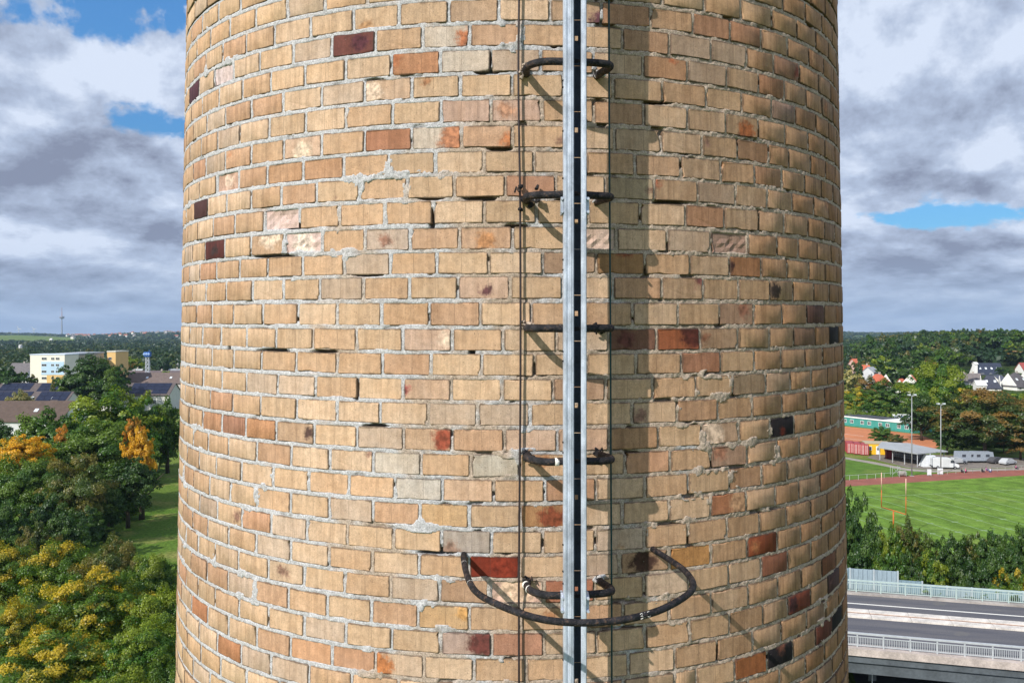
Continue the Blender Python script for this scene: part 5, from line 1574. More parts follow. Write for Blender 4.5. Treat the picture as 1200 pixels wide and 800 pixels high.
rh(1133, 439.5, 470, 28, 11, 4.2, -34, WH, (0.17, 0.15, 0.15), 'long grey roof left of the dark pitched ones', chim=2, wins=2)
rh(1160, 440, 440, 20, 10, 6.0, -20, WH, (0.05, 0.055, 0.08), 'dark pointed roof with a white dormer in front of the slate roof', chim=0, wins=2, sky=2, half_hip=True)
rh(1169, 443, 455, 14, 8, 3.2, 30, WH, (0.10, 0.11, 0.15), 'low blue-grey roof between the two dark ones', chim=0, wins=1)
rh(1190, 437, 440, 22, 12, 6.6, 14, WH, GREYR, 'grey hipped roof with white walls at the right', chim=1, wins=3, sky=2, half_hip=True)
rh(1199, 429, 520, 9, 9, 4, 0, WH, (0.30, 0.07, 0.06), 'dark red roof at the right edge', chim=0, wins=1)
rh(1135, 404, 800, 9, 9, 2.4, 0, (0.8, 0.82, 0.86), (0.62, 0.65, 0.7), 'pale roofed house high in the wood', chim=0, wins=3)
rh(1148, 447, 425, 10, 6, 2.0, -10, (0.8, 0.8, 0.8), (0.72, 0.72, 0.74), 'white roofed annexe below the slate roof', chim=0, wins=2)

# ------------------------------------------------------------------ sports ground
pa = at(992, 498.5); pb = at(1069.5, 507.5)
dr_ = (pb - pa); Lt = dr_.length; at_a = math.atan2(dr_.y, dr_.x)
tb = empty('sports_pavilion', pa, 'long low teal container building with white trimmed flat roof', 'pavilion', None, at_a)
TEAL = plain((0.06, 0.30, 0.27), 0.6, 0, 0.10, 0.6)
xa = -6.0
nmod = 9; mw = (Lt - xa) / nmod
pm = MB()
for k in range(6):
    x0 = 0.02 + k * (mw - 0.04) / 6
    pm.box(x0 + 0.02, x0 + (mw - 0.04) / 6 - 0.02, -0.03 if k % 2 else -0.06, 0.05, 0.25, 2.7)
pmm = pm.mesh('wall_panel', TEAL)
ob('wall', MB().box(xa, Lt, 0.04, 9, 0, 2.75).mesh('wall', TEAL), tb)
for k in range(nmod):
    ob('wall_panel', pmm, tb, (xa + k * mw, 0, 0))
    win(tb, xa + (k + 0.5) * mw + (0.4 if k % 2 else -0.3), 1.6, 1.25, 1.15, -0.07, (0.85, 0.87, 0.88))
ob('roof', MB().box(xa - 0.2, Lt + 0.2, -0.25, 9.2, 2.76, 3.1).mesh('roof', plain((0.78, 0.8, 0.8), 0.7)), tb)
ob('roof_felt', MB().box(xa + 0.1, Lt * 0.55, 0.4, 9.0, 3.1, 3.16).mesh('roof_felt', plain((0.06, 0.065, 0.075), 0.9)), tb)

# motorhome behind the pavilion
mh = empty('motorhome', at(1057, None, 0, Y=283), 'white motorhome with a blue stripe behind the teal building', 'motorhome', None, R_(-18))
mb = MB(); mb.prism([(-2.9, -1.1, 0.5), (2.2, -1.1, 0.5), (3.0, -1.1, 1.2), (2.6, -1.1, 2.1), (3.0, -1.1, 2.9), (2.7, -1.1, 3.3), (-2.9, -1.1, 3.3)], (0, 2.2, 0))
ob('body', mb.mesh('body', plain((0.8, 0.82, 0.84), 0.4)), mh)
ob('stripe', MB().box(-2.85, 2.4, -1.13, -1.1, 2.5, 2.8).mesh('stripe', plain((0.05, 0.12, 0.4))), mh)
for x in (-1.8, 1.9):
    for y in (-1.0, 0.8):
        ob('wheel', MB().tube([(x, y, 0.36), (x, y + 0.22, 0.36)], 0.36, 14).mesh('wheel', plain((0.02, 0.02, 0.02))), mh)
for x in (-1.6, 0.4):
    ob('window', MB().box(x - 0.5, x + 0.5, -1.12, -1.09, 1.7, 2.3).mesh('window', GLASS), mh)

# red containers
cy = at(1000, 531.5)
REDC = plain((0.34, 0.055, 0.06), 0.6, 0, 0.2, 0.8)
cb = MB()
cb.box(-1.15, 1.15, 0, 5.8, 0.12, 2.55)
for k in range(12):
    cb.box(-1.18, 1.18, 0.2 + k * 0.46, 0.42 + k * 0.46, 0.15, 2.5)
cbm = cb.mesh('body', REDC)
dm = MB().box(-1.02, -0.03, -0.06, 0.0, 0.22, 2.42).mesh('door', plain((0.42, 0.10, 0.10), 0.6, 0, 0.2, 0.8))
bm_ = MB().tube([(-0.35, -0.1, 0.25), (-0.35, -0.1, 2.4)], 0.06, 6).mesh('lock_bar', plain((0.7, 0.62, 0.62)))
for k in range(3):
    px = 993 + k * 8.2 + 4
    c_ = empty('shipping_container', at(px, 531.5 + k * 1.0), ['red container half hidden by the chimney edge', 'red container in the middle of the three', 'red container touching the yellow cabin'][k], 'container', 'red containers in a row', R_(-16))
    c_.scale = (0.8, 0.9, 1.05)
    ob('body', cbm, c_)
    for s_ in (0, 1.05):
        d_ = ob('door', dm, c_, (s_, 0, 0)); ob('lock_bar', bm_, d_); ob('lock_bar', bm_, d_, (-0.4, 0, 0))
yc = empty('yellow_cabin', at(1014, 532.5), 'bright yellow cabin with a white window and door beside the red containers', 'cabin', None, R_(-13))
YEL = plain((0.78, 0.46, 0.025), 0.6, 0, 0.08, 1.0)
yb = MB(); yb.box(0.1, 5.9, 0, 5, 0.1, 2.7)
ob('body', yb.mesh('body', YEL), yc)
yp = MB()
for k in range(13):
    yp.box(0.12 + k * 0.445, 0.12 + k * 0.445 + 0.25, -0.04, 0.02, 0.2, 2.6)
ob('corrugated_front', yp.mesh('corrugated_front', YEL), yc)
win(yc, 1.05, 1.65, 0.95, 1.0, -0.08, (0.8, 0.82, 0.84))
dd_ = ob('door', MB().box(2.5, 3.35, -0.09, -0.02, 0.15, 2.2).mesh('door', plain((0.72, 0.74, 0.76))), yc)
ob('pane', MB().box(2.75, 3.1, -0.12, -0.085, 1.2, 2.0).mesh('pane', GLASS), dd_)
ob('roof', MB().box(0, 6, -0.1, 5.1, 2.7, 2.9).mesh('roof', plain((0.42, 0.36, 0.24))), yc)

# shelter
sh = empty('spectator_shelter', at(1060, 545), 'grey flat roofed open shelter with bench seating beside the yellow cabin', 'shelter')
rp_ = [at(1028, 524.6, 3.0), at(1075, 532.2, 2.9), at(1111, 529.4, 2.9), at(1064, 520, 3.1), at(1033, 518.4, 3.1)]
mb = MB(); mb.prism([Vector(p) - sh.location for p in reversed(rp_)], (0, 0, 0.22))
me = mb.mesh('roof', plain((0.36, 0.38, 0.40), 0.6, 0, 0.15, 0.5))
ob('roof', me, sh)
for (px, py) in ((1031, 538.5), (1046, 541.5), (1060, 544), (1075, 547), (1090, 546), (1106, 543.5)):
    p = at(px, py) - sh.location
    ob('post', MB().box(p.x - 0.07, p.x + 0.07, p.y - 0.07, p.y + 0.07, 0, 2.9).mesh('post', plain((0.45, 0.47, 0.5), 0.5)), sh)
bp = [at(1047, 533.5), at(1084, 538.5)]
a_, b_ = [p - sh.location for p in bp]; nvec = Vector(((b_ - a_).y, -(b_ - a_).x, 0)).normalized()
mb = MB(); mb.prism([a_, b_, b_ - nvec * 0.1, a_ - nvec * 0.1], (0, 0, 2.9)); ob('back_wall', mb.mesh('back_wall', plain((0.30, 0.32, 0.34))), sh)
for k in range(4):
    o0 = nvec * (0.5 + k * 0.85); zz = 1.65 - k * 0.42
    mb = MB(); mb.prism([a_ + o0, b_ + o0, b_ + o0 + nvec * 0.38, a_ + o0 + nvec * 0.38], (0, 0, 0.07))
    m_ = mb.mesh('bench', plain((0.62, 0.64, 0.66), 0.6)); o_ = ob('bench', m_, sh, (0, 0, zz))
    for q in range(7):
        pp = a_.lerp(b_, (q + 0.5) / 7) + o0
        ob('bench_leg', MB().box(pp.x - 0.04, pp.x + 0.04, pp.y - 0.04, pp.y + 0.04, -zz, 0).mesh('bench_leg', plain((0.5, 0.5, 0.5))), o_)
mr = empty('maroon_booth', at(1043, 537.5), 'dark maroon booth under the shelter roof', 'booth', None, R_(-13))
ob('body', MB().box(-0.75, 0.75, 0, 2, 0, 2.5).mesh('body', plain((0.16, 0.02, 0.03))), mr)
ob('door', MB().box(-0.4, 0.35, -0.05, 0.0, 0.05, 2.1).mesh('door', plain((0.24, 0.03, 0.045))), mr)
# white tent
wt = empty('white_tent', at(1088, 546), 'small white tent between the shelter and the van', 'tent')
mb = MB(); mb.V += [(-1.7, -1.2, 0), (1.3, -1.2, 0), (1.3, 1.2, 0), (-1.7, 1.2, 0), (-0.6, -0.8, 2.5), (1.2, -0.8, 2.5), (1.2, 1.0, 2.5), (-0.6, 1.0, 2.5)]
mb.F += [(0, 1, 5, 4), (1, 2, 6, 5), (2, 3, 7, 6), (3, 0, 4, 7), (4, 5, 6, 7)]
ob('canvas', mb.mesh('canvas', plain((0.62, 0.65, 0.69), 0.8)), wt)
ob('pole', MB().tube([(1.25, -1.1, 0), (1.2, -0.8, 2.55)], 0.05, 6).mesh('pole', plain((0.3, 0.3, 0.3))), wt)


def vehicle(root, prof, half, body, wheels, glass, extra=None, wr=0.34):
    """prof: side outline (x, z) nose to +x"""
    mb = MB(); n = len(prof)
    ins = [0.0 if z < 1.0 else 0.10 for x, z in prof]
    for s_ in (-1, 1):
        mb.V += [(x, s_ * (half - i_), z) for (x, z), i_ in zip(prof, ins)]
    mb.F += [tuple(range(n)), tuple(range(2 * n - 1, n - 1, -1))] + [(i, (i + 1) % n + 0, n + (i + 1) % n, n + i)[::-1] for i in range(n)]
    me_ = mb.mesh('body', body); b_ = ob('body', me_, root)
    bv = b_.modifiers.new('bevel', 'BEVEL'); bv.width = 0.07; bv.segments = 2
    for g_ in glass:
        if len(g_) == 4:
            x0, x1, z0, z1 = g_
            for s_ in (-1, 1):
                y = s_ * (half - 0.09)
                ob('window', MB().box(x0, x1, y - 0.03, y + 0.03, z0, z1).mesh('window', GLASS), root)
    for x in wheels:
        for s_ in (-1, 1):
            y = s_ * (half - 0.1)
            w_ = ob('wheel', MB().tube([(x, y - 0.11, wr), (x, y + 0.11, wr)], wr, 16).mesh('wheel', plain((0.018, 0.018, 0.02))), root)
            ob('rim', MB().tube([(x, y - 0.13, wr), (x, y + 0.13, wr)], wr * 0.55, 10).mesh('rim', plain((0.4, 0.4, 0.42), 0.4, 0.6)), w_)
    return root
vn = empty('delivery_van', at(1107, 548.6), 'white high roofed van parked beside the right floodlight mast', 'van', None, R_(-8))
vehicle(vn, [(-2.75, 0.35), (2.65, 0.35), (2.8, 0.7), (2.7, 1.05), (1.75, 1.4), (1.15, 2.2), (0.8, 2.45), (-2.6, 2.5), (-2.78, 2.2)], 0.98, plain((0.60, 0.62, 0.64), 0.35, 0, 0.08, 1.0), (-1.75, 1.85), [(0.95, 1.7, 1.35, 1.95)])
ws = MB(); ws.V += [(1.82, -0.8, 1.42), (1.82, 0.8, 1.42), (1.24, 0.75, 2.18), (1.24, -0.75, 2.18)]; ws.F += [(0, 1, 2, 3)]
ob('windscreen', ws.mesh('windscreen', GLASS), vn, (0.03, 0, 0.02))
ob('side_door', MB().box(-0.7, 0.6, -1.01, -0.96, 0.45, 2.2).mesh('side_door', plain((0.56, 0.58, 0.60), 0.35, 0, 0.05, 1.0)), vn)
ob('bumper', MB().box(-2.9, -2.7, -0.9, 0.9, 0.4, 0.65).mesh('bumper', plain((0.05, 0.05, 0.05))), vn)
carv = [(-2.1, 0.3), (2.1, 0.3), (2.15, 0.75), (1.25, 0.95), (0.6, 1.42), (-1.1, 1.48), (-1.9, 0.98), (-2.15, 0.8)]
for (px, py, rz, col, lab, nm) in ((1181, 544, 28, (0.45, 0.47, 0.50), 'silver car parked in the shade at the right of the huge tree', 'parked_car'),
                                   (1121, 543, 10, (0.42, 0.44, 0.46), 'light grey car parked right of the van', 'parked_car'), (1168, 542.5, 20, (0.08, 0.08, 0.09), 'dark car in the shade left of the silver one', 'parked_car')):
    cr_ = empty(nm, at(px, py), lab, 'car', None, R_(rz))
    vehicle(cr_, carv, 0.86, plain(col, 0.35, 0, 0.05), (-1.35, 1.35), [(-1.2, -0.15, 0.98, 1.36), (-0.05, 0.75, 0.98, 1.32)], wr=0.31)
    ob('headlight', MB().box(2.06, 2.16, -0.7, -0.4, 0.6, 0.75).mesh('headlight', plain((0.8, 0.8, 0.8), 0.2)), cr_)
for (px, py, w_, lab) in ((1133, 541.5, 5.4, 'pale grey caravan beneath the huge tree behind the light grey car'), (1150, 541.5, 5.0, 'blue-grey caravan beside the trunk of the huge tree')):
    cv_ = empty('caravan', at(px, py), lab, 'caravan', None, R_(4))
    mb = MB(); h_ = w_ / 2; mb.prism([(-h_, -1, 0.5), (h_ - 0.3, -1, 0.5), (h_, -1, 1.2), (h_ - 0.3, -1, 2.5), (-h_ + 0.2, -1, 2.6)], (0, 2, 0))
    ob('body', mb.mesh('body', plain((0.30, 0.34, 0.40), 0.5)), cv_)
    for x in (-1.3, 0.9):
        ob('window', MB().box(x - 0.45, x + 0.45, -1.03, -0.99, 1.4, 2.0).mesh('window', GLASS), cv_)
    ob('wheel', MB().tube([(0, -0.98, 0.32), (0, -0.78, 0.32)], 0.32, 12).mesh('wheel', plain((0.02, 0.02, 0.02))), cv_)
    ob('drawbar', MB().tube([(h_ - 0.2, 0, 0.5), (h_ + 1.1, 0, 0.45)], 0.06, 6).mesh('drawbar', plain((0.2, 0.2, 0.2))), cv_)

# floodlight masts
for (px, pb_, Y, top, lab) in ((1068.5, 557.5, 180, 463.5, 'left floodlight mast, the taller grey one before the yellow-green tree'), (1102.5, 555.5, 182, 474, 'right floodlight mast in front of the white van')):
    base = at(px, pb_); h_ = CAMZ - (top - HOR) / F * Y
    fm = empty('floodlight_mast', base, lab, 'floodlight')
    ob('pole', MB().tube([(0, 0, 0), (0, 0, h_)], [0.13, 0.075], 10).mesh('pole', plain((0.33, 0.35, 0.37), 0.5, 0.2, 0.1), True), fm)
    ob('base_plate', MB().box(-0.35, 0.35, -0.35, 0.35, 0, 0.06).mesh('base_plate', plain((0.4, 0.4, 0.4))), fm)
    ob('crossarm', MB().box(-0.7, 0.7, -0.06, 0.06, h_ - 0.1, h_ + 0.02).mesh('crossarm', plain((0.46, 0.48, 0.50))), fm)
    for s_ in (-0.6, 0.6):
        l_ = ob('lamp', MB().box(s_ - 0.28, s_ + 0.28, -0.35, 0.2, h_ + 0.02, h_ + 0.35).mesh('lamp', plain((0.30, 0.32, 0.34), 0.5)), fm)
        ob('lens', MB().box(s_ - 0.24, s_ + 0.24, -0.38, -0.345, h_ + 0.06, h_ + 0.31).mesh('lens', plain((0.6, 0.65, 0.7), 0.2)), l_)

# goal post
gp = empty('goal_post', G0, 'orange goal post with whitish upright tips on the playing field', 'goal post', None, math.atan2(fb.y, fb.x))
GO = plain((0.50, 0.13, 0.03), 0.5, 0, 0.15, 1.5); GW = plain((0.68, 0.42, 0.34), 0.5, 0, 0.15, 1.5)
ob('post', MB().tube([(0, 0, 0), (0, 0, 2.95)], 0.10, 10).mesh('post', GO, True), gp)
ob('crossbar', MB().tube([(-2.82, 0, 3.05), (2.82, 0, 3.05)], 0.075, 10).mesh('crossbar', GO, True), gp)
for s_ in (-2.82, 2.82):
    u_ = ob('upright', MB().tube([(s_, 0, 3.0), (s_, 0, 5.7)], 0.065, 10).mesh('upright', GO, True), gp)
    ob('upright_tip', MB().tube([(s_, 0, 5.7), (s_, 0, 8.4)], 0.064, 10).mesh('upright_tip', GW, True), u_)

# railings round the track
def railing(name, pts, hgt, step, label, col=(0.42, 0.48, 0.44), rad_=0.035, mid_=False):
    c_ = pts[0]
    r_ = empty(name, c_, label, 'railing'); M_ = plain(col, 0.5)
    pm_ = MB().tube([(0, 0, 0), (0, 0, hgt)], rad_ * 1.2, 6).mesh('post', M_)
    for a, b_ in zip(pts[:-1], pts[1:]):
        mb_ = MB().tube([a - c_ + Vector((0, 0, hgt)), b_ - c_ + Vector((0, 0, hgt))], rad_, 6); ob('rail', mb_.mesh('rail', M_), r_)
        n = max(1, round((b_ - a).length / step))
        for k in range(n + 1):
            ob('post', pm_, r_, a.lerp(b_, k / n) - c_)
    return r_
railing('track_railing', [at(975, 564), at(1046, 559.5), at(1062, 558.2)], 1.05, 2.3, 'pale green tube railing between lawn and running track')
railing('track_railing', [at(1090, 556.6), at(1140, 554), at(1215, 549.3)], 0.95, 2.3, 'faint tube railing along the track at the right', (0.36, 0.38, 0.33))
# odds and ends by the track
for (px, py, w_, h_, lab, nm) in ((1089, 557, 0.85, 1.35, 'white board by the track, nearer the left floodlight mast', 'white_board'), (1103 - 1.2, 555.8, 1.15, 1.35, 'wider white board by the foot of the right floodlight mast', 'white_board')):
    bo = empty(nm, at(px, py), lab, 'board')
    ob('panel', MB().box(-w_ / 2, w_ / 2, -0.05, 0.05, 0.15, h_).mesh('panel', plain((0.72, 0.76, 0.80))), bo)
    for s_ in (-1, 1):
        ob('foot', MB().box(s_ * w_ * 0.4 - 0.04, s_ * w_ * 0.4 + 0.04, -0.3, 0.3, 0, 0.15).mesh('foot', plain((0.3, 0.3, 0.3))), bo)
rl = empty('field_roller', at(1057, 557.5), 'grey field roller with a frame standing by the track', 'roller', None, R_(-10))
ob('drum', MB().tube([(-0.7, 0, 0.55), (0.7, 0, 0.55)], 0.55, 18).mesh('drum', plain((0.30, 0.28, 0.26))), rl)
ob('frame', MB().tube([(-0.8, 0, 0.55), (-0.8, -1.4, 0.7), (0.8, -1.4, 0.7), (0.8, 0, 0.55)], 0.05, 6).mesh('frame', plain((0.16, 0.22, 0.2))), rl)
ob('handle', MB().tube([(0, -1.4, 0.7), (0, -2.0, 1.1)], 0.04, 6).mesh('handle', plain((0.16, 0.22, 0.2))), rl)
sc_ = empty('scaffold_frame', at(1049, 556.5), 'small metal scaffold frame left of the field roller', 'scaffold')
mb = MB()
for x in (-0.8, 0.8):
    for y in (-0.5, 0.5): mb.tube([(x, y, 0), (x, y, 1.9)], 0.04, 5)
ob('uprights', mb.mesh('uprights', plain((0.4, 0.44, 0.44))), sc_)
mb = MB(); mb.tube([(-0.8, -0.5, 0.2), (0.8, -0.5, 1.8)], 0.035, 5); mb.tube([(0.8, -0.5, 0.2), (-0.8, -0.5, 1.8)], 0.035, 5); mb.tube([(-0.8, -0.5, 1.85), (0.8, -0.5, 1.85)], 0.035, 5)
ob('brace', mb.mesh('brace', plain((0.4, 0.44, 0.44))), sc_)


# people sitting on the verge
def person(px, py, shirt, legs, hairc, rz, label):
    root = empty('person', at(px, py), label, 'person', None, rz)
    Vs = [(0, 0, .16), (0, .02, .36), (0, .06, .58), (0, .07, .68), (0, .06, .80), (0, .06, .90),
          (.17, .05, .56), (.25, -.08, .36), (.18, -.28, .34), (.15, -.34, .33), (-.17, .05, .56), (-.26, -.06, .36), (-.16, -.26, .36), (-.13, -.33, .34),
          (.10, -.02, .13), (.16, -.40, .42), (.14, -.62, .08), (.14, -.76, .05), (-.10, -.02, .13), (-.17, -.38, .40), (-.15, -.64, .08), (-.15, -.78, .05)]
    E_ = [(0,1),(1,2),(2,3),(3,4),(4,5),(2,6),(6,7),(7,8),(8,9),(2,10),(10,11),(11,12),(12,13),(0,14),(14,15),(15,16),(16,17),(0,18),(18,19),(19,20),(20,21)]
    Rr_ = [.13,.13,.12,.055,.095,.08,.06,.045,.035,.025,.06,.045,.035,.025,.09,.065,.045,.03,.09,.065,.045,.03]
    me_ = bpy.data.meshes.new('body'); me_.from_pydata(Vs, E_, []); me_.materials.append(legs)
    b_ = ob('body', me_, root)
    sk = b_.modifiers.new('skin', 'SKIN')
    for i_, r_ in enumerate(Rr_):
        me_.skin_vertices[0].data[i_].radius = (r_, r_)
    me_.skin_vertices[0].data[0].use_root = True
    b_.modifiers.new('sub', 'SUBSURF').levels = 1
    ob('shirt', MB().tube([(0, .0, .18), (0, .02, .36), (0, .06, .58), (0, .07, .66)], [.165, .155, .16, .08], 10).mesh('shirt', shirt, True), root)
    ob('hair', MB().tube([(0, .10, .78), (0, .08, .88), (0, .07, .945), (0, .07, .985)], [.09, .11, .10, .04], 10).mesh('hair', hairc, True), root)
    ob('face', MB().tube([(0, -.055, .80), (0, -.045, .87), (0, -.03, .92)], [.045, .06, .03], 8).mesh('face', SKIN, True), root)
SKIN = plain((0.50, 0.30, 0.22)); DK = plain((0.03, 0.03, 0.04)); PKC = plain((0.70, 0.16, 0.32)); HB = plain((0.08, 0.05, 0.03)); HY = plain((0.40, 0.28, 0.14)); BLC = plain((0.05, 0.08, 0.25)); WHC = plain((0.7, 0.7, 0.7))
person(1127, 553.4, DK, DK, HB, 0.3, 'person in dark clothes sitting on the verge, leftmost of the seated people')
person(1131.5, 553.2, PKC, DK, HY, -0.4, 'person in a pink top sitting beside the one in dark clothes')
person(1151, 553.0, DK, DK, HB, 0.2, 'person in black sitting at the left of the trio on the verge')
person(1156, 551.6, PKC, BLC, HB, 0.9, 'person in pink and blue sitting in the middle of the trio')
person(1160.5, 552.8, WHC, BLC, HY, -0.6, 'person in a white top sitting at the right of the trio')
person(1190.5, 549.3, PKC, DK, HB, 0.2, 'person in pink and black sitting alone near the right edge')

# ------------------------------------------------------------------ the road bridge
ZD = 7.0
O_ = at(992, 757, ZD); u_ = Vector((0.9652, -0.2616, 0)); v_ = Vector((0.2616, 0.9652, 0)); ANG = math.atan2(u_.y, u_.x)
def bo_(name, x0, x1, y0, y1, z0, z1, mat, kind='structure', parent=None):
    c_ = Vector(((x0 + x1) / 2, (y0 + y1) / 2, (z0 + z1) / 2))
    me_ = MB().box(x0 - c_.x, x1 - c_.x, y0 - c_.y, y1 - c_.y, z0 - c_.z, z1 - c_.z).mesh(name, mat)
    if parent is not None:
        return ob(name, me_, parent, (c_.x, c_.y, c_.z - ZD))
    o_ = ob(name, me_, None, O_ + u_ * c_.x + v_ * c_.y + Vector((0, 0, c_.z - ZD)), ANG); o_['kind'] = kind
    return o_
U0, U1 = -42, 95
ASPH, t, b = new_mat('asphalt', 0.9, 0, 0.3)
o = t.add('ShaderNodeTexCoord').outputs['Object']
n_a = t.noise(t.vmath('MULTIPLY', o, (0.12, 1, 1)), 0.9, 5, 0.6); n_b = t.noise(o, 14, 4, 0.7); n_c = t.noise(o, 0.35, 3, 0.5)
c = t.mix(t.ramp(n_a, 0.35, 0.65), (0.085, 0.087, 0.105), (0.12, 0.118, 0.13))
c = t.vmath('SCALE', c, scale=t.ramp(n_b, 0.3, 0.7, 0.85, 1.2))
c = t.mix(t.ramp(n_c, 0.60, 0.66, 0.0, 0.5), c, (0.15, 0.145, 0.14))
t.put(b.inputs['Base Color'], c)
CONC = plain((0.36, 0.33, 0.31), 0.9, 0, 0.30, 0.7, 0.01)
FASC = plain((0.085, 0.10, 0.115), 0.9, 0, 0.3, 0.6)
br = empty('road_bridge', (O_.x, O_.y, ZD), 'concrete road bridge with two carriageways crossing below the playing field', 'bridge', None, ANG)
BR = br
bo_('deck', U0, U1, -0.55, 14.4, ZD - 0.9, ZD - 0.02, FASC, parent=BR)
# the carriageway surfaces belong to the bridge
bo_('fascia_beam', U0, U1, -0.35, 0.6, ZD - 1.75, ZD - 0.9, FASC, parent=BR)
bo_('fascia_beam', U0, U1, 13.2, 14.2, ZD - 1.75, ZD - 0.9, FASC, parent=BR)
bo_('edge_coping', U0, U1, -0.75, 0.35, ZD - 0.36, ZD + 0.16, plain((0.46, 0.40, 0.37), 0.9, 0, 0.3, 1.2, 0.01), parent=BR)
bo_('edge_coping', U0, U1, 13.4, 14.5, ZD - 0.95, ZD + 0.16, CONC, parent=BR)
bo_('carriageway', U0, U1, 0.355, 6.90, ZD - 0.02, ZD + 0.01, ASPH, parent=BR)
bo_('carriageway', U0, U1, 9.02, 13.395, ZD - 0.02, ZD + 0.01, ASPH, parent=BR)
KERB = plain((0.60, 0.56, 0.52), 0.85, 0, 0.28, 1.4, 0.01)
nk = 46; kl = (U1 - U0) / nk
km = MB().box(-kl / 2 + 0.02, kl / 2 - 0.02, -0.42, 0.42, 0, 0.15).mesh('kerb_stone', KERB)
for k in range(nk):
    for vv in (7.33, 8.58):
        ob('kerb_stone', km, BR, (U0 + (k + 0.5) * kl, vv, -0.01))
bo_('median_strip', U0, U1, 7.76, 8.15, ZD - 0.02, ZD + 0.08, plain((0.30, 0.17, 0.12), 0.9, 0, 0.4, 1.0), parent=BR)
bo_('lane_line', U0, U1, 10.75, 10.95, ZD + 0.011, ZD + 0.018, PAINT_W, parent=BR)
for (uu, vv) in ((14.3, 7), (38, 7), (62, 7), (-12, 7), (-34, 7)):
    for v2 in (2.4, 11.8):
        ob('pier', MB().tube([(uu, v2, -ZD - 0.3), (uu, v2, -0.9)], 0.75, 20).mesh('pier', FASC, True), BR)
    bo_('pier_cap', uu - 0.9, uu + 0.9, 0.7, 13.1, ZD - 1.7, ZD - 0.9, FASC, parent=BR)


def bridge_railing(vv, label, step, bal, hgt, col, x0, x1):
    r_ = empty('bridge_railing', O_ + v_ * vv, label, 'railing', None, ANG)
    r_.location.z = ZD + 0.16
    M_ = plain(col, 0.5, 0, 0.12, 2.0)
    ob('handrail', MB().box(x0, x1, -0.09, 0.09, hgt, hgt + 0.12).mesh('handrail', M_), r_)
    ob('lower_rail', MB().box(x0, x1, -0.03, 0.03, 0.10, 0.16).mesh('lower_rail', M_), r_)
    ob('upper_rail', MB().box(x0, x1, -0.03, 0.03, hgt - 0.22, hgt - 0.16).mesh('upper_rail', M_), r_)
    pm_ = MB().box(-0.05, 0.05, -0.05, 0.05, 0, hgt).mesh('post', M_)
    n = round((x1 - x0) / step)
    for k in range(n + 1):
        ob('post', pm_, r_, (x0 + k * (x1 - x0) / n, 0, 0))
    bm2 = MB().box(-0.018, 0.018, -0.012, 0.012, 0.162, hgt - 0.222).mesh('baluster', M_)
    nb = int(13.6 / bal)
    for k in range(nb):
        ob('baluster', bm2, r_, (-0.8 + k * bal, 0, 0))
    mb_ = MB()
    xx = x0
    while xx < x1:
        if not (-0.8 - bal / 2 < xx < -0.8 + nb * bal):
            mb_.box(xx - 0.018, xx + 0.018, -0.012, 0.012, 0.162, hgt - 0.222)
        xx += bal
    s_ = ob('baluster_row', mb_.mesh('baluster_row', M_), r_); s_['kind'] = 'stuff'
bridge_railing(-0.30, 'near white bridge railing with close upright bars', 1.78, 0.115, 0.92, (0.42, 0.45, 0.48), U0, U1)
bridge_railing(13.9, 'far bridge railing in front of the pale panel fence', 2.0, 0.15, 0.95, (0.40, 0.50, 0.49), U0, U1)

# pale panel fence beyond the road
pf = empty('panel_fence', O_ + v_ * 15.6, 'pale blue-grey ribbed panel fence half grown over beyond the far railing', 'fence', None, ANG)
pf.location.z = 0
cols_ = [plain((0.24, 0.34, 0.39), 0.6, 0, 0.16, 0.8), plain((0.20, 0.29, 0.35), 0.6, 0, 0.2, 0.8), plain((0.27, 0.35, 0.41), 0.6, 0, 0.25, 0.8)]
pw = 2.0
pms = []
for m_ in cols_:
    mb = MB(); mb.box(-pw / 2, pw / 2, 0, 0.08, 0, 1)
    for k in range(5):
        mb.box(-pw / 2 + 0.06 + k * 0.4, -pw / 2 + 0.26 + k * 0.4, -0.07, 0.0, 0, 1)
    pms.append(mb.mesh('fence_panel', m_))
pr_ = random.Random(3)
for k in range(-18, 40):
    x = k * pw + 1.0
    topz = 8.75 if x < 5.4 else (8.0 if x < 7.5 else 7.75)
    o_ = ob('fence_panel', pms[pr_.randrange(3)], pf, (x, 0, 5.0), 0, (0.98, 1, topz - 5.0))
    ob('fence_post', MB().box(-0.06, 0.06, -0.1, 0.1, 0, 1).mesh('fence_post', plain((0.40, 0.46, 0.5))) if k == -18 else bpy.data.meshes['fence_post'], pf, (x + pw / 2, 0, 4.5), 0, (1, 1, topz - 4.45))
bank = MB()
bank.prism([(U0, 14.6, -0.2), (U0, 14.6, ZD - 0.3), (U0, 17.5, ZD - 1.2), (U0, 25, -0.2)], (U1 - U0, 0, 0))
bk = ob('embankment', bank.mesh('embankment', plain((0.05, 0.06, 0.03), 0.95, 0, 0.4, 0.8)), None, (O_.x, O_.y, 0), ANG); bk['kind'] = 'structure'
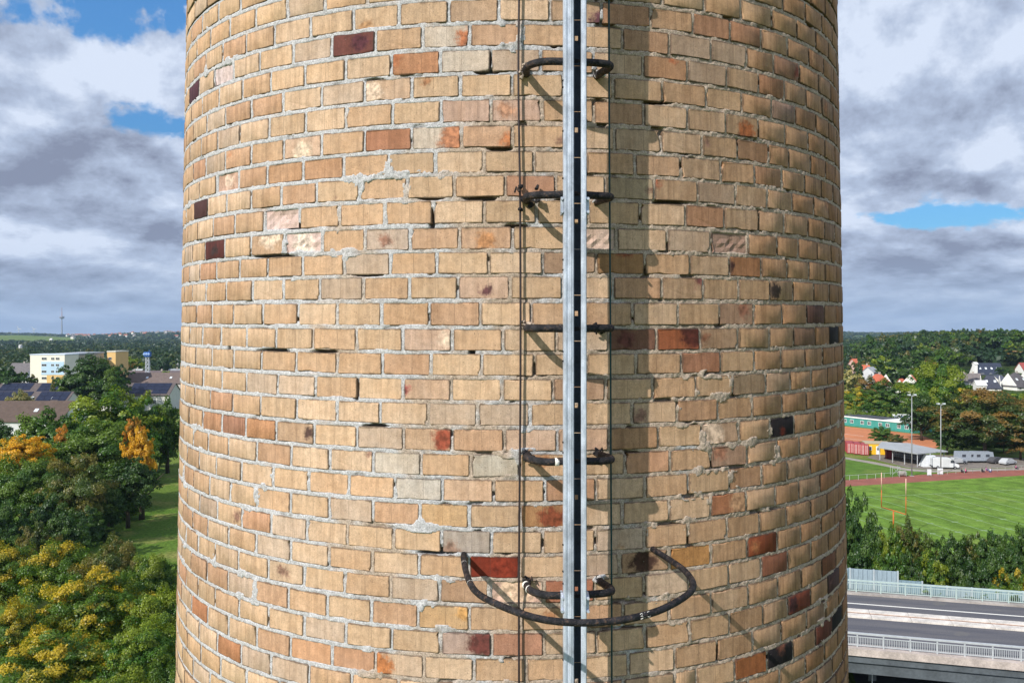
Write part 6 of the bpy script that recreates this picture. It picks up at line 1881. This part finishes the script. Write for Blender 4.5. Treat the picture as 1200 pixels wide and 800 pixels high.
for k, (px, py) in enumerate(((1172, 690), (1190, 693), (1080, 684), (1104, 690), (1150, 694), (1133, 692))):
    Y = 77.6 - (px - 992) * 0.018
    p = at(px, py, 0, Y=Y)
    c_ = empty('creeper', (p.x, p.y + 0.25, p.z - 1.2), ['bright green creeper spilling over the fence near the right end', 'yellow-green creeper at the right end of the fence', 'creeper hanging over the step of the fence', 'small green creeper tuft in the middle of the fence', 'creeper tuft left of the bright green one', 'dark creeper tuft right of the middle of the fence'][k], 'creeper')
    f_ = ob('foliage', MIDC[k % 4], c_, (0, 0, 0.6), k, (1.5 if k < 2 else 0.9, 0.5, 0.9 if k < 2 else 0.6))
    f_['tint'] = (0.08, 0.19, 0.015); f_['tint_b'] = (0.16, 0.24, 0.02); f_['turned'] = 0.4
    ob('stem', MB().tube([(0, 0, -3.5), (0.1, 0, 0.4)], 0.05, 5).mesh('stem', BARK), c_)
# street under the bridge
us = sheet('street', [tuple((O_ + u_ * a + v_ * b_)[:2]) for a, b_ in ((2, -60), (34, -60), (34, 40), (2, 40))], ASPH, 0.020)
wp = at(1022, 783, 0, Y=64)
spn = empty('street_sign_post', (wp.x, wp.y, 0), 'thin grey sign post in the dark below the bridge', 'sign post')
ob('post', MB().tube([(0, 0, 0), (0, 0, wp.z + 0.2)], 0.05, 8).mesh('post', plain((0.5, 0.52, 0.55))), spn)
ob('sign_back', MB().box(-0.3, 0.3, -0.03, -0.0, wp.z - 0.9, wp.z + 0.15).mesh('sign_back', plain((0.10, 0.11, 0.13))), spn)

# ------------------------------------------------------------------ air
hb = MB().box(-9000, 9000, -1500, 14000, -2.0, 330).mesh('haze', None)
hm = bpy.data.materials.new('haze'); hm.use_nodes = True
t = NT(hm.node_tree); t.n.clear()
pv = t.add('ShaderNodeVolumePrincipled')
pv.inputs['Color'].default_value = (0.50, 0.70, 1.0, 1)
pv.inputs['Density'].default_value = 0.000055
pv.inputs['Anisotropy'].default_value = 0.0
mo = t.add('ShaderNodeOutputMaterial'); t.l.new(pv.outputs[0], mo.inputs['Volume'])
hb.materials.append(hm)
hz_o = ob('haze', hb); hz_o['kind'] = 'stuff'
